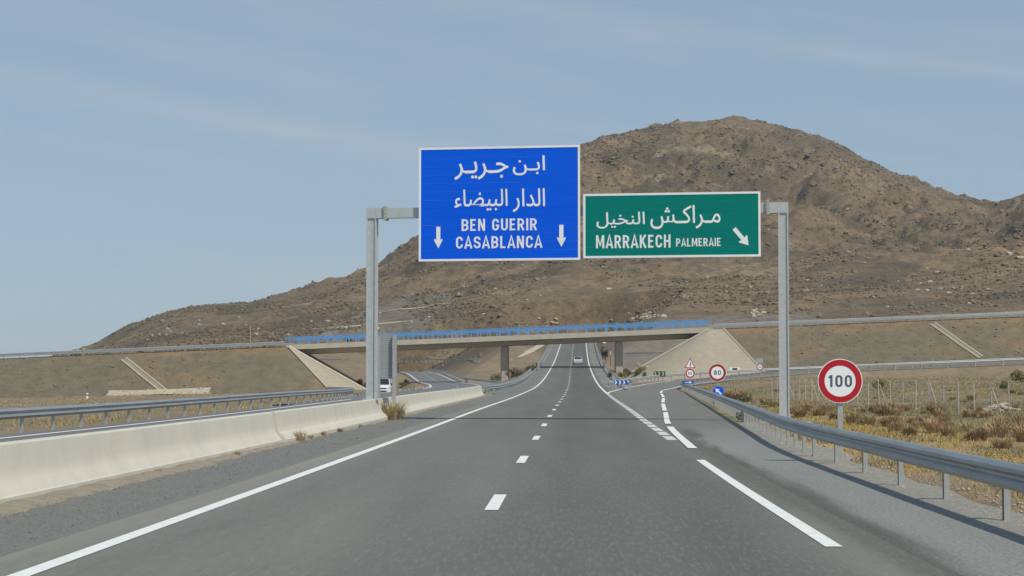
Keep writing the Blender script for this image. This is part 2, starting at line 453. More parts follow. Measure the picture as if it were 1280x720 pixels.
class MB:
    def __init__(s): s.v = []; s.f = []
    def add(s, v, f):
        k = len(s.v); s.v += [tuple(p) for p in v]; s.f += [tuple(i + k for i in q) for q in f]; return s
    def box(s, x0, x1, y0, y1, z0, z1):
        return s.add([(x0, y0, z0), (x1, y0, z0), (x1, y1, z0), (x0, y1, z0), (x0, y0, z1), (x1, y0, z1), (x1, y1, z1), (x0, y1, z1)],
                     [(0, 3, 2, 1), (4, 5, 6, 7), (0, 1, 5, 4), (1, 2, 6, 5), (2, 3, 7, 6), (3, 0, 4, 7)])
    def bbox(s, x0, x1, y0, y1, z0, z1, b=.02):      # chamfered vertical edges
        pts = [(x0 + b, y0), (x1 - b, y0), (x1, y0 + b), (x1, y1 - b), (x1 - b, y1), (x0 + b, y1), (x0, y1 - b), (x0, y0 + b)]
        return s.prism(pts, z0, z1)
    def prism(s, pts, z0, z1, axis='z'):
        n = len(pts)
        if axis == 'z': lo = [(p[0], p[1], z0) for p in pts]; hi = [(p[0], p[1], z1) for p in pts]
        elif axis == 'y': lo = [(p[0], z0, p[1]) for p in pts]; hi = [(p[0], z1, p[1]) for p in pts]
        else: lo = [(z0, p[0], p[1]) for p in pts]; hi = [(z1, p[0], p[1]) for p in pts]
        return s.add(lo + hi, [tuple(range(n))[::-1], tuple(range(n, 2 * n))] + [(i, (i + 1) % n, n + (i + 1) % n, n + i) for i in range(n)])
    def cyl(s, c, r, z0, z1, n=12, axis='z', r1=None):
        r1 = r if r1 is None else r1
        A = [2 * math.pi * i / n for i in range(n)]
        def P(a, rr, h):
            u, w = rr * math.cos(a), rr * math.sin(a)
            return {'z': (c[0] + u, c[1] + w, h), 'y': (c[0] + u, h, c[1] + w), 'x': (h, c[0] + u, c[1] + w)}[axis]
        v = [P(a, r, z0) for a in A] + [P(a, r1, z1) for a in A]
        return s.add(v, [tuple(range(n))[::-1], tuple(range(n, 2 * n))] + [(i, (i + 1) % n, n + (i + 1) % n, n + i) for i in range(n)])
    def ring(s, cx, cz, r0, r1, y0, y1, n=40):       # flat ring facing -y
        v = []
        for i in range(n):
            a = 2 * math.pi * i / n; c, d = math.cos(a), math.sin(a)
            v += [(cx + r0 * c, y0, cz + r0 * d), (cx + r1 * c, y0, cz + r1 * d), (cx + r1 * c, y1, cz + r1 * d), (cx + r0 * c, y1, cz + r0 * d)]
        f = []
        for i in range(n):
            j = (i + 1) % n
            for k in range(4): f.append((4 * i + k, 4 * i + (k + 1) % 4, 4 * j + (k + 1) % 4, 4 * j + k))
        return s.add(v, f)
    def tube(s, pts, r, n=6):
        pts = [Vector(p) for p in pts]; rs = r if isinstance(r, (list, tuple)) else [r] * len(pts)
        k0 = len(s.v)
        for i, p in enumerate(pts):
            t = (pts[min(i + 1, len(pts) - 1)] - pts[max(i - 1, 0)]).normalized()
            u = t.cross(Vector((0, 0, 1)) if abs(t.z) < .9 else Vector((1, 0, 0))).normalized(); w = t.cross(u)
            for j in range(n):
                a = 2 * math.pi * j / n
                s.v.append(tuple(p + (u * math.cos(a) + w * math.sin(a)) * rs[i]))
        for i in range(len(pts) - 1):
            for j in range(n):
                a = k0 + i * n; b = a + n
                s.f.append((a + j, a + (j + 1) % n, b + (j + 1) % n, b + j))
        s.f.append(tuple(k0 + j for j in range(n))[::-1]); s.f.append(tuple(k0 + (len(pts) - 1) * n + j for j in range(n)))
        return s
    def mesh(s, name, m, smooth_=False):
        me = bpy.data.meshes.new(name); me.from_pydata(s.v, [], s.f); me.update()
        bm = bmesh.new(); bm.from_mesh(me); bmesh.ops.recalc_face_normals(bm, faces=bm.faces); bm.to_mesh(me); bm.free()
        if smooth_: me.polygons.foreach_set('use_smooth', [True] * len(me.polygons))
        if m: me.materials.append(MATS[m])
        return me
    def build(s, name, m, parent=None, smooth_=False, **k):
        o = bpy.data.objects.new(name, s.mesh(name, m, smooth_))
        link(o, parent)
        return tag(o, **k)

def np_mesh(name, verts, quads, m, tri=False, smooth_=False):
    me = bpy.data.meshes.new(name)
    verts = np.asarray(verts, np.float32); quads = np.asarray(quads, np.int32)
    k = quads.shape[1]
    me.vertices.add(len(verts)); me.vertices.foreach_set('co', verts.ravel())
    me.loops.add(quads.size); me.loops.foreach_set('vertex_index', quads.ravel())
    me.polygons.add(len(quads)); me.polygons.foreach_set('loop_start', np.arange(0, quads.size, k, dtype=np.int32))
    me.polygons.foreach_set('loop_total', np.full(len(quads), k, np.int32))
    me.update(calc_edges=True); me.validate()
    if smooth_: me.polygons.foreach_set('use_smooth', np.ones(len(quads), bool))
    if m: me.materials.append(MATS[m])
    return me

def obj(name, me, parent=None, loc=None, rz=0.0, scale=None, **k):
    o = bpy.data.objects.new(name, me)
    if loc is not None: o.location = loc
    if rz: o.rotation_euler = (0, 0, rz)
    if scale is not None: o.scale = scale if hasattr(scale, '__len__') else (scale,) * 3
    link(o, parent)
    return tag(o, **k)

def strip(name, rows, m, parent=None, smooth_=True, **k):
    """sheet from rows of points (each row runs across)"""
    R = np.array(rows, float); n, c = R.shape[0], R.shape[1]
    i = np.arange(n - 1)[:, None] * c + np.arange(c - 1)[None, :]
    q = np.stack([i, i + 1, i + c + 1, i + c], -1).reshape(-1, 4)
    o = bpy.data.objects.new(name, np_mesh(name, R.reshape(-1, 3), q, m, smooth_=smooth_))
    link(o, parent)
    return tag(o, **k)

def tint(o, fn):
    me = o.data; n = len(me.vertices); c = np.empty(n * 3, np.float32); me.vertices.foreach_get('co', c); c = c.reshape(-1, 3)
    col = fn(c[:, 0].astype(float), c[:, 1].astype(float))
    a = me.attributes.new('tint', 'FLOAT_COLOR', 'POINT')
    a.data.foreach_set('color', np.concatenate([col, np.ones((n, 1))], 1).astype(np.float32).ravel())

def ribbon_on(path, w, lift=0.006):
    """rows for a flat painted ribbon centred on a 3D path"""
    P = np.array(path, float)
    t = np.gradient(P[:, :2], axis=0); t /= np.linalg.norm(t, axis=1)[:, None] + 1e-9
    nrm = np.stack([t[:, 1], -t[:, 0]], 1)
    rows = []
    for p, nn in zip(P, nrm):
        rows.append([(p[0] - nn[0] * w / 2, p[1] - nn[1] * w / 2, p[2] + lift), (p[0] + nn[0] * w / 2, p[1] + nn[1] * w / 2, p[2] + lift)])
    return rows

# ------------------------------------------------------------------ ground sheet
def build_ground():
    ucore = np.arange(-0.46, 0.46001, 3.0 / FPX)
    uo = np.geomspace(0.46, 2.2, 46)[1:]
    u = np.concatenate([-uo[::-1], ucore, uo])
    y = np.concatenate([np.arange(-70, 14, 3.0), np.arange(14, 340, .9), np.arange(340, 760, 2.2), np.arange(760, 1620, 3.2), np.geomspace(1620, 2700, 14)])
    # rays spread from a point behind the camera so the sheet also covers the ground beside and behind it
    U, Yg = np.meshgrid(u, y)
    X = U * (Yg + 74.0)
    Z = terrain(X.ravel(), Yg.ravel()).reshape(X.shape)
    farfade = smooth(1900, 2600, Yg)
    Z = Z * (1 - farfade) + (-4.0) * farfade
    r, c = X.shape
    V = np.stack([X, Yg, Z], -1).reshape(-1, 3)
    i = np.arange(r - 1)[:, None] * c + np.arange(c - 1)[None, :]
    q = np.stack([i, i + 1, i + c + 1, i + c], -1).reshape(-1, 4)
    me = np_mesh('ground', V, q, 'ground', smooth_=True)
    # surface colours: field, embankment gravel, hill rock, cut slopes
    x, yy = X.ravel(), Yg.ravel()
    field = np.array([.215, .162, .104]); green = np.array([.135, .125, .058]); ochre = np.array([.36, .235, .075])
    emb = np.array([.142, .121, .080]); embr = np.array([.215, .145, .078])
    hill = np.array([.156, .114, .070]); hillb = np.array([.202, .140, .080]); cut = np.array([.175, .155, .130])
    g = (np.clip(fbm(x / 9, yy / 14, 4, 51) * 1.6 + .40, 0, 1) * (1 - .85 * smooth(110, 230, yy)) * (1 - .6 * (x < 0)))[:, None]
    o = (np.clip(fbm(x / 5, yy / 5, 3, 61) * 2.0 + .45, 0, 1) * smooth(13, 6, x - .06 * yy) * smooth(120, 70, yy) * (x > 4))[:, None]
    colr = field * (1 - g) + green * g
    colr = colr * (1 - o * .85) + ochre * o * .85
    # embankments
    de = np.abs(yy - OV_Y) - OV_W
    we = (smooth(24, 16, de) * ((x < AB_L + 14) | (x > AB_R - 14)) * (yy > 300) * (yy < 372))[:, None]
    tp = (np.clip(1 - (de - 1) / 4.0, 0, 1) * np.clip(.55 + fbm(x / 6, yy / 6, 3, 71) * 1.6, 0, 1))[:, None]
    tp = np.maximum(tp, np.clip(fbm(x / 13, yy / 5, 3, 73) * 2.0 - .25, 0, .6)[:, None])
    ec = emb * (1 - tp) + embr * tp
    colr = colr * (1 - we) + ec * we
    # hills
    wh = smooth(385, 470, yy)[:, None]
    hb = np.clip(fbm(x / 70, yy / 110, 4, 81) * 1.5 + .45, 0, 1)[:, None]
    hc = hill * (1 - hb) + hillb * hb
    dk = np.clip(fbm(x / 30, yy / 55, 5, 85, .6) * 2.8 - .15, 0, .85)[:, None]
    hc = hc * (1 - dk) + np.array([.090, .069, .045]) * dk
    pl = np.clip(fbm(x / 34, yy / 44, 4, 87, .6) * 2.6 - .75, 0, .7)[:, None]
    hc = hc * (1 - pl) + np.array([.27, .21, .13]) * pl
    px = VX + FPX * x / np.maximum(yy, 60)
    py = VY - (Z.ravel() - EYE) * FPX / np.maximum(yy, 60)
    colr = colr * (1 - wh) + hc * wh
    # grey cut slopes beside the far motorway (left: benched cut, right: behind the bridge)
    poly = [(392, 415), (425, 402), (452, 390), (500, 374), (560, 366), (585, 362), (560, 384), (540, 402), (520, 420), (440, 425)]
    inside = np.zeros(len(px), bool)
    for (x1, y1), (x2, y2) in zip(poly, poly[1:] + poly[:1]):
        cond = ((y1 > py) != (y2 > py)) & (px < (x2 - x1) * (py - y1) / (y2 - y1 + 1e-9) + x1)
        inside ^= cond
    wc = (inside & (yy > 420)).astype(float)[:, None] * .85
    wr = ((yy > 372) & (yy < 470) & (x > 9) & (x < 60)).astype(float)[:, None] * .8
    wc = np.maximum(wc, wr)
    colr = colr * (1 - wc) + cut * wc
    a = me.attributes.new('tint', 'FLOAT_COLOR', 'POINT')
    a.data.foreach_set('color', np.concatenate([colr, np.ones((len(colr), 1))], 1).astype(np.float32).ravel())
    me.materials.append(MATS['hill'])
    yq = V[q[:, 0], 1]; me.polygons.foreach_set('material_index', (yq > 425 + 12 * fbm(V[q[:, 0], 0] / 20, yq / 20, 2, 3)).astype(np.int32))
    tag(obj('ground', me), kind='structure')
build_ground()

# ------------------------------------------------------------------ carriageways
def main_pt(off, Y, lift=0.0):
    return (float(MAIN_C(Y)) + off, float(Y), float(MAIN_Z(Y)) + lift)

YS = np.concatenate([np.arange(-60, 160, 2.0), np.arange(160, 720, 4.0)])
road = strip('road', [[main_pt(o, y) for o in np.linspace(-4.15, 4.1, 42)] for y in YS], 'asphalt', kind='structure')
def road_tint(X, Y):
    o = X - MAIN_C(Y)
    g = np.interp(o, [-4.15, -3.7, -3.3, -2.7, -1.75, -.8, -.2, .3, .9, 1.75, 2.6, 3.2, 3.6, 4.1], [.205, .190, .165, .142, .150, .136, .140, .128, .106, .118, .104, .118, .150, .165])
    g = g * .97 * (1 - .14 * smooth(35, 110, Y)) * (1 + .10 * fbm(X / .8, Y / 16, 3, 201) + .10 * fbm(X / 3, Y / 40, 3, 203))
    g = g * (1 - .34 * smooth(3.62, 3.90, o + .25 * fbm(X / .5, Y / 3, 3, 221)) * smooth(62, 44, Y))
    warm = smooth(3.2, 3.9, o) + smooth(-3.4, -3.9, o)
    return np.stack([g * (.985 + .05 * warm), g * 1.01, g * (.885 - .05 * warm)], 1)
tint(road, road_tint)

def main_line(name, off, y0, y1, w, m, lift=.007):
    ys = np.arange(y0, y1 + 1e-6, (y1 - y0) / max(2, int((y1 - y0) / 3)))
    return strip(name, [[main_pt(off - w / 2, y, lift), main_pt(off + w / 2, y, lift)] for y in ys], m, road)
main_line('edge_line', -3.5, -55, 712, .19, 'paint')
y = 24.06 - 13.0 * 5 + .8
dashes = []
yy_ = 24.06
while yy_ < 520:
    dashes.append(yy_); yy_ += 12.3
for k in (1, 2, 3, 4): dashes.append(24.06 - 12.3 * k)
for yc in dashes: main_line('lane_dash', 0.02, yc - 1.5, yc + 1.5, .17, 'paint')
for a, b in ((-30, -12), (-6, 12), (17.75, 36.2)): main_line('edge_line', 3.5, a, b, .168, 'paint')
main_line('edge_line', 3.5, 152, 712, .2, 'paint')
yg = 47.0
while yg < 150:                                # wide broken line along the mouth of the exit
    main_line('exit_dash', 3.52, yg, yg + 3.0, .27, 'paint_old', .008); yg += 3.75

# exit ramp sheet: from the main sheet's edge to just short of the guardrail
RL, RR, GR = resample(RAMP_L, 1.5), resample(RAMP_R, 1.5), resample(RAIL_R, 1.5)
rl2 = [(float(MAIN_C(y)) + 4.1, y, float(MAIN_Z(y))) for y in np.arange(-60, 146, 4.0)] + [tuple(p - np.array([.35, -.1, 0])) for p in RL if p[1] > 149]
rl2 = np.array(rl2)
gr2 = []
tg = np.gradient(GR[:, :2], axis=0); tg /= np.linalg.norm(tg, axis=1)[:, None]
for p, t in zip(GR, tg): gr2.append((p[0] - t[1] * .38, p[1] + t[0] * .38, p[2]))
gr2 = np.array([(4.57, -60, -.02)] + gr2)
def by_fraction(P, n):
    s = np.concatenate([[0], np.cumsum(np.linalg.norm(np.diff(P, axis=0), axis=1))])
    q = np.linspace(0, s[-1], n)
    return np.stack([np.interp(q, s, P[:, k]) for k in range(3)], 1)
NR = 260
A_ = by_fraction(rl2, NR); B_ = by_fraction(gr2, NR)
rows = []
for a, b in zip(A_, B_):
    rows.append([a + (b - a) * t - np.array([0, 0, .002]) for t in np.linspace(0, 1, 19)])
ramp = strip('exit_ramp', rows, 'asphalt_worn', kind='structure')
_rx = Pchip(GR[GR[:, 1] < 200][:, 1], GR[GR[:, 1] < 200][:, 0])
def ramp_tint(X, Y):
    t = (X - MAIN_C(Y) - 4.1) / np.maximum(_rx(Y) - .38 - MAIN_C(Y) - 4.1, .2)
    wob = .18 * fbm(X / .35, Y / 1.6, 3, 211) + .16 * fbm(X / 2, Y / 9, 2, 213)
    near = smooth(62, 44, Y + 40 * wob)
    dark = smooth(.30, .05, t + wob)
    lite = smooth(.08, .34, t + wob)
    base = np.array([.158, .153, .138])[None] * (1 + .5 * wob)[:, None] * np.ones((len(X), 1))
    c = base * (1 - dark * near * .42)[:, None]
    gl_ = np.array([.205, .211, .200])[None] * (1 + .4 * wob)[:, None]
    k = (lite * near)[:, None]
    return c * (1 - k) + gl_ * k
tint(ramp, ramp_tint)
# ramp height lookup for its markings: nearest sheet sample
SHEET = np.array(rows).reshape(-1, 3)
def ramp_z(x, y):
    d = (SHEET[:, 0] - x) ** 2 + (SHEET[:, 1] - y) ** 2
    i = np.argsort(d)[:6]; w = 1 / (d[i] + .01)
    return float((SHEET[i, 2] * w).sum() / w.sum())
def ramp_mark(P, w, lift=.02, m='paint'):
    P = [(p[0], p[1], ramp_z(p[0], p[1])) for p in P]
    return strip('edge_line', ribbon_on(P, w, lift), m, ramp)
def cut_path(P, a, b):
    s = np.concatenate([[0], np.cumsum(np.linalg.norm(np.diff(P, axis=0), axis=1))])
    q = np.linspace(a, b, max(3, int((b - a) / 1.5)))
    return np.stack([np.interp(q, s, P[:, k]) for k in range(3)], 1)
s0 = 0.6
for L_, G_ in ((17.0, 3.2), (18.0, 3.2), (20, 4), (20, 5), (20, 5), (19, 4)):
    ramp_mark(cut_path(RR, s0, s0 + L_), .21 if s0 < 20 else .20); s0 += L_ + G_
ramp_mark(cut_path(RR, s0 - 1, s0 + 130), .22)
ramp_mark([p for p in RL if p[1] > 150], .24)
# paved nose between motorway and ramp
rows = []
for yv in np.arange(148, 716, 3.0):
    c, z = float(MAIN_C(yv)), float(MAIN_Z(yv))
    xr = c + 6.3
    if yv < 230:
        xr = min(xr, float(np.interp(yv, RL[:, 1], RL[:, 0])) - .40)
    xl = c + 4.1
    xr = max(xr, xl + .05)
    rows.append([(xl + (xr - xl) * t, yv, z - .004) for t in (0, .5, 1)])
tint(strip('shoulder', rows, 'asphalt_worn', kind='structure'), lambda X, Y: np.array([.19, .185, .165])[None] * (1 + .3 * fbm(X / 2, Y / 8, 3, 5))[:, None])
# left verge: dark gravel, then a strip of dirt at the foot of the barrier
BAR = Pchip([-60, 24, 45, 67, 100, 145], [-6.50, -6.50, -6.36, -6.30, -6.30, -6.35])   # barrier axis, offset from the road axis
rows = []
for yv in np.arange(-60, 146, .5):
    r = []
    for t in np.linspace(-4.15, -5.98, 7):
        b = main_pt(t, yv)
        r.append((b[0], b[1], b[2] - .012 + (0 if t > -4.2 else .03 * float(fbm(np.array([b[0] * 3]), np.array([yv * 3]), 2, 5)[0]))))
    rows.append(r)
strip('gravel_verge', rows, 'gravel_dark', kind='structure')
rows = []
for yv in np.arange(-60, 146, .5):
    r = []
    for j, t in enumerate(np.linspace(0, 1, 6)):
        o0 = -5.80 + .26 * float(fbm(np.array([yv * .25]), np.array([3.]), 3, 9)[0]); o1 = float(BAR(yv)) + .2
        b = main_pt(o0 + (o1 - o0) * t, yv)
        r.append((b[0], b[1], b[2] - .02 + .055 * smooth(0, .35, t) + .035 * float(fbm(np.array([b[0] * 2]), np.array([yv * 2]), 2, 15)[0])))
    rows.append(r)
strip('dirt_verge', rows, 'dirt', kind='structure')
rows = []
for yv in np.arange(146, 716, 3.0):
    rows.append([(lambda b: (b[0], b[1], b[2] - .02))(main_pt(o, yv)) for o in (-4.15, -5.2, -6.6)])
strip('gravel_verge', rows, 'gravel_dark', kind='structure')
# pale stony strip under and behind the near guardrail
rows = []
for p, t in zip(GR, tg):
    if p[1] > 64: break
    nx, ny = t[1], -t[0]
    r = []
    wv = (.70 + .7 * float(fbm(np.array([p[1] * .2]), np.array([1.]), 3, 33)[0])) * float(1 - .6 * smooth(40, 64, p[1]))
    for s in np.linspace(-.38, wv, 6):
        r.append((p[0] + nx * s, p[1] + ny * s, p[2] - .008 + .02 * (s > -.3) + .04 * (s > -.2) * float(fbm(np.array([p[0] * 2 + s]), np.array([p[1] * 2]), 2, 5)[0]) - .10 * max(0, s - .9)))
    rows.append(r)
strip('gravel_verge', rows, 'gravel_pale', kind='structure')

# opposite carriageway
def opp_pt(off, Y, lift=0.0): return (float(OPP_C(Y)) + off, float(Y), float(OPP_Z(Y)) + lift)
YO = np.concatenate([np.arange(-60, 160, 3.0), np.arange(160, 640, 4.0)])
opp = strip('opposite_road', [[opp_pt(o, y) for o in np.linspace(-4.3, 4.3, 7)] for y in YO], 'asphalt_far', kind='structure')
def opp_line(name, off, y0, y1, w):
    ys = np.linspace(y0, y1, max(3, int((y1 - y0) / 4)))
    strip(name, [[opp_pt(off - w / 2, y, .012), opp_pt(off + w / 2, y, .012)] for y in ys], 'paint', opp)
opp_line('edge_line', 3.5, -50, 630, .22)
opp_line('edge_line', -3.5, 205, 630, .26)
opp_line('edge_line', -3.3, -40, 128, .22)
for k in range(40): opp_line('lane_dash', 0, 20 + 13 * k, 23 + 13 * k, .16)
EN = resample(ENTRY_C, 2)
te = np.gradient(EN[:, :2], axis=0); te /= np.linalg.norm(te, axis=1)[:, None]
entry = strip('entry_ramp', [[(p[0] + t[1] * s, p[1] - t[0] * s, p[2] - .02) for s in np.linspace(-2.6, 2.4, 4)] for p, t in zip(EN, te)], 'asphalt_far', kind='structure')
P = [(p[0] + t[1] * 2.2, p[1] - t[0] * 2.2, p[2] - .02) for p, t in zip(EN, te) if p[1] > 200]
P = [(-16.4, 205.2, .55)] + P
strip('edge_line', ribbon_on(P, .24, .03), 'paint', entry)
# overpass carriageway on the embankments and the bridge
for xa, xb in ((-260, AB_L - .6), (AB_R + .6, 260)):
    xs = np.arange(xa, xb + .1, (xb - xa) / 60)
    strip('overpass_road', [[(x, OV_Y - OV_W, float(ov_z(x)) - .02), (x, OV_Y, float(ov_z(x)) + .05), (x, OV_Y + OV_W, float(ov_z(x)) - .02)] for x in xs], 'asphalt_far', kind='structure')

# ------------------------------------------------------------------ concrete barrier
def build_barrier():
    root = empty('median_barrier', main_pt(-6.4, 40), label='long pale concrete barrier between the two carriageways', cat='barrier')
    ox, oy, oz = root.location
    prof = [(.33, -.05), (.33, .09), (.30, .11), (.245, .20), (.195, .275), (.165, .34), (.148, .40), (.135, .46), (.115, .62), (.09, .785), (.065, .81), (-.065, .81), (-.09, .785), (-.17, .33), (-.30, .11), (-.33, .09), (-.33, -.05)]
    def seg(y0, y1, dx, dz, m, lip=0.0):
        ys = np.linspace(y0, y1, max(2, int((y1 - y0) / 3) + 1))
        v, f = [], []
        n = len(prof)
        for yv in ys:
            b = main_pt(float(BAR(yv)), yv)
            for (a, h) in prof:
                aa = a + (lip if (a > .2) else 0)
                v.append((b[0] + aa + dx - ox, b[1] - oy, b[2] + h * .94 + dz - oz))
        for i in range(len(ys) - 1):
            for j in range(n):
                f.append((i * n + j, i * n + (j + 1) % n, (i + 1) * n + (j + 1) % n, (i + 1) * n + j))
        f.append(tuple(range(n))); f.append(tuple(range((len(ys) - 1) * n, len(ys) * n)))
        mb = MB(); mb.add(v, f); o = mb.build('barrier_segment', m, root, smooth_=True); o.data.set_sharp_from_angle(angle=math.radians(24))
    seg(-55, 8.0, -.03, 0, 'concrete')
    seg(8.012, 44.6, -.03, 0, 'concrete')
    seg(44.615, 71.6, .03, .012, 'concrete_streak', .05)
    seg(71.62, 94, .02, .0, 'concrete_streak', .03)
    seg(94.015, 141, -.03, -.01, 'concrete_streak', -.02)
    return root
build_barrier()

# ------------------------------------------------------------------ guardrails
W_PROF = [(0, .445), (.03, .455), (.082, .50), (.082, .545), (.028, .585), (.028, .615), (.082, .655), (.082, .70), (.03, .745), (0, .755),
          (-.006, .75), (.022, .738), (.072, .697), (.072, .658), (.018, .618), (.018, .582), (.072, .542), (.072, .503), (.022, .462), (-.006, .45)]
W_PROF = [(a, b - .065) for a, b in W_PROF]
W_FAR = [(0, .44), (.08, .52), (.02, .60), (.08, .68), (0, .76), (-.02, .60)]
post_near = MB()
post_near.prism([(-.036, -.05), (.036, -.05), (.036, -.044), (-.030, -.044), (-.030, .044), (.036, .044), (.036, .05), (-.036, .05)], -.25, .66)
POST_NEAR = post_near.mesh('rail_post', 'galv_post')
POST_FAR = MB().box(-.045, .045, -.04, .04, -.3, .70).mesh('rail_post', 'galv_post')
SPACER = MB().bbox(-.01, .055, -.04, .04, .45, .62, .008).mesh('spacer', 'galv_post')

def guardrail(pts, side, label, spacing=4.0, step=2.0, near=False, m='galv_rail', seglen=None, name='guardrail', posts=None, group=None):
    """W-beam rail along a path; side=+1 puts the beam's face to the left of the path's direction"""
    P = resample(pts, step)
    t = np.gradient(P[:, :2], axis=0); t /= np.linalg.norm(t, axis=1)[:, None]
    nl = np.stack([-t[:, 1], t[:, 0]], 1) * side
    s = np.concatenate([[0], np.cumsum(np.linalg.norm(np.diff(P[:, :2], axis=0), axis=1))])
    root = empty(name, P[0], label=label, cat='guardrail', group=group)
    o = Vector(P[0])
    prof = W_PROF if near else W_FAR
    def sample(q):
        p = np.array([np.interp(q, s, P[:, k]) for k in range(3)]); nn = np.array([np.interp(q, s, nl[:, k]) for k in range(2)]); nn /= np.linalg.norm(nn)
        return p, nn
    def beam(a, b, out=0.0):
        qs = np.linspace(a, b, max(2, int((b - a) / step) + 1)); v, f = [], []
        n = len(prof)
        for q in qs:
            p, nn = sample(q)
            for (d, h) in prof: v.append((p[0] + nn[0] * (d + .10 + out) - o.x, p[1] + nn[1] * (d + .10 + out) - o.y, p[2] + h - o.z))
        for i in range(len(qs) - 1):
            for j in range(n): f.append((i * n + j, i * n + (j + 1) % n, (i + 1) * n + (j + 1) % n, (i + 1) * n + j))
        f.append(tuple(range(n))); f.append(tuple(range((len(qs) - 1) * n, len(qs) * n)))
        MB().add(v, f).build('rail_beam', m, root)
    if seglen:
        k = 0; a = 0.0
        while a < s[-1] - .5:
            lim = seglen if a < 110 else 40
            b = min(a + lim, s[-1])
            beam(max(0, a - .16), b, .004 * (k % 2)); a = b; k += 1
    else: beam(0, s[-1])
    q = .6 if posts is None else None
    qs = []
    if posts is None:
        while q < s[-1]: qs.append(q); q += spacing
    else: qs = [x for x in posts if x < s[-1]]
    for q in qs:
        p, nn = sample(q)
        rz = math.atan2(nn[1], nn[0])
        pr = obj('post', POST_NEAR if near else POST_FAR, root, (p[0] - o.x, p[1] - o.y, p[2] - o.z), rz)
        if near and q < 130:
            obj('spacer', SPACER, pr, (.048, 0, -.0), 0)
    return root

# posts of the near rail: every 3.35 m, twice as dense past the gantry
pq = []
q = 21.1 + 30 - 3.35 * 12
while q < 30 + 36: pq.append(q); q += 3.35
while q < 30 + 66: pq.append(q); q += 1.9
while q < 30 + 140: pq.append(q); q += 2.0
while q < 420: pq.append(q); q += 4
guardrail(RAIL_R, +1, 'long grey steel guardrail beside the near shoulder, curving off with the exit ramp', near=True, seglen=4.02, posts=pq, step=1.0)
guardrail(RAIL_L, -1, 'grey steel guardrail on the far side of the opposite carriageway', spacing=3.4, m='galv_rail', step=2.0)
MED = [main_pt(-5.55, yv) for yv in np.concatenate([np.arange(141, 200, 8), np.arange(200, 716, 25)])]
MED[0] = (MED[0][0] - .5, MED[0][1], MED[0][2])
guardrail(MED, -1, 'grey guardrail running on from the end of the concrete barrier under the bridge', spacing=4)
MED2 = [(p[0] - .75, p[1] + 1, p[2] - .02) for p in MED]
guardrail(MED2, +1, 'second median guardrail, back to back behind the one continuing the concrete barrier', spacing=4)
RG = [main_pt(6.15, yv) for yv in np.concatenate([np.arange(178, 230, 8), np.arange(230, 716, 25)])]
guardrail(RG, +1, 'grey guardrail starting at the blue arrow panel and running up under the bridge', spacing=4, m='galv_far')
rlf = [tuple(p + np.array([-1.6, 1.0, -.02])) for p in RL if p[1] > 186]
rlf = [rlf[i] for i in range(0, len(rlf), 6)]
guardrail(rlf, -1, 'far guardrail of the exit ramp at the foot of the paved slope', spacing=4, m='galv_far')
OR = [opp_pt(5.2, yv) for yv in np.arange(205, 560, 20)]
guardrail(OR, +1, 'low guardrail on the inner edge of the curving opposite carriageway', spacing=4)
for (xa, xb, lab) in ((-250, AB_L - .8, 'west'), (AB_R + .8, 250, 'east')):
    xs = np.linspace(xa, xb, 26)
    where = 'embankment with the stone apron' if lab == 'west' else 'embankment above the ramp'
    guardrail([(x, OV_Y - OV_W + .1, float(ov_z(x)) + .12) for x in xs], -1, 'pale guardrail on the near edge of the overpass ' + where, spacing=3.0, m='galv_far', step=4)
    guardrail([(x, OV_Y + OV_W - .1, float(ov_z(x)) + .12) for x in xs], +1, 'pale guardrail on the far edge of the overpass ' + where, spacing=3.0, m='galv_far', step=4)
hp = [hit(p[0], p[1], 372) for p in ((385, 453), (430, 452.5), (500, 452), (560, 452), (600, 453))]
guardrail([tuple(h) for h in hp], -1, 'thin distant guardrail across the dirt slope seen under the left bridge span', spacing=4)
hp = [hit(p[0], p[1], 372) for p in ((782, 445), (820, 444.5), (860, 444), (900, 443))]
guardrail([tuple(h) for h in hp], -1, 'thin dark guardrail across the slope seen under the right bridge span', spacing=4)

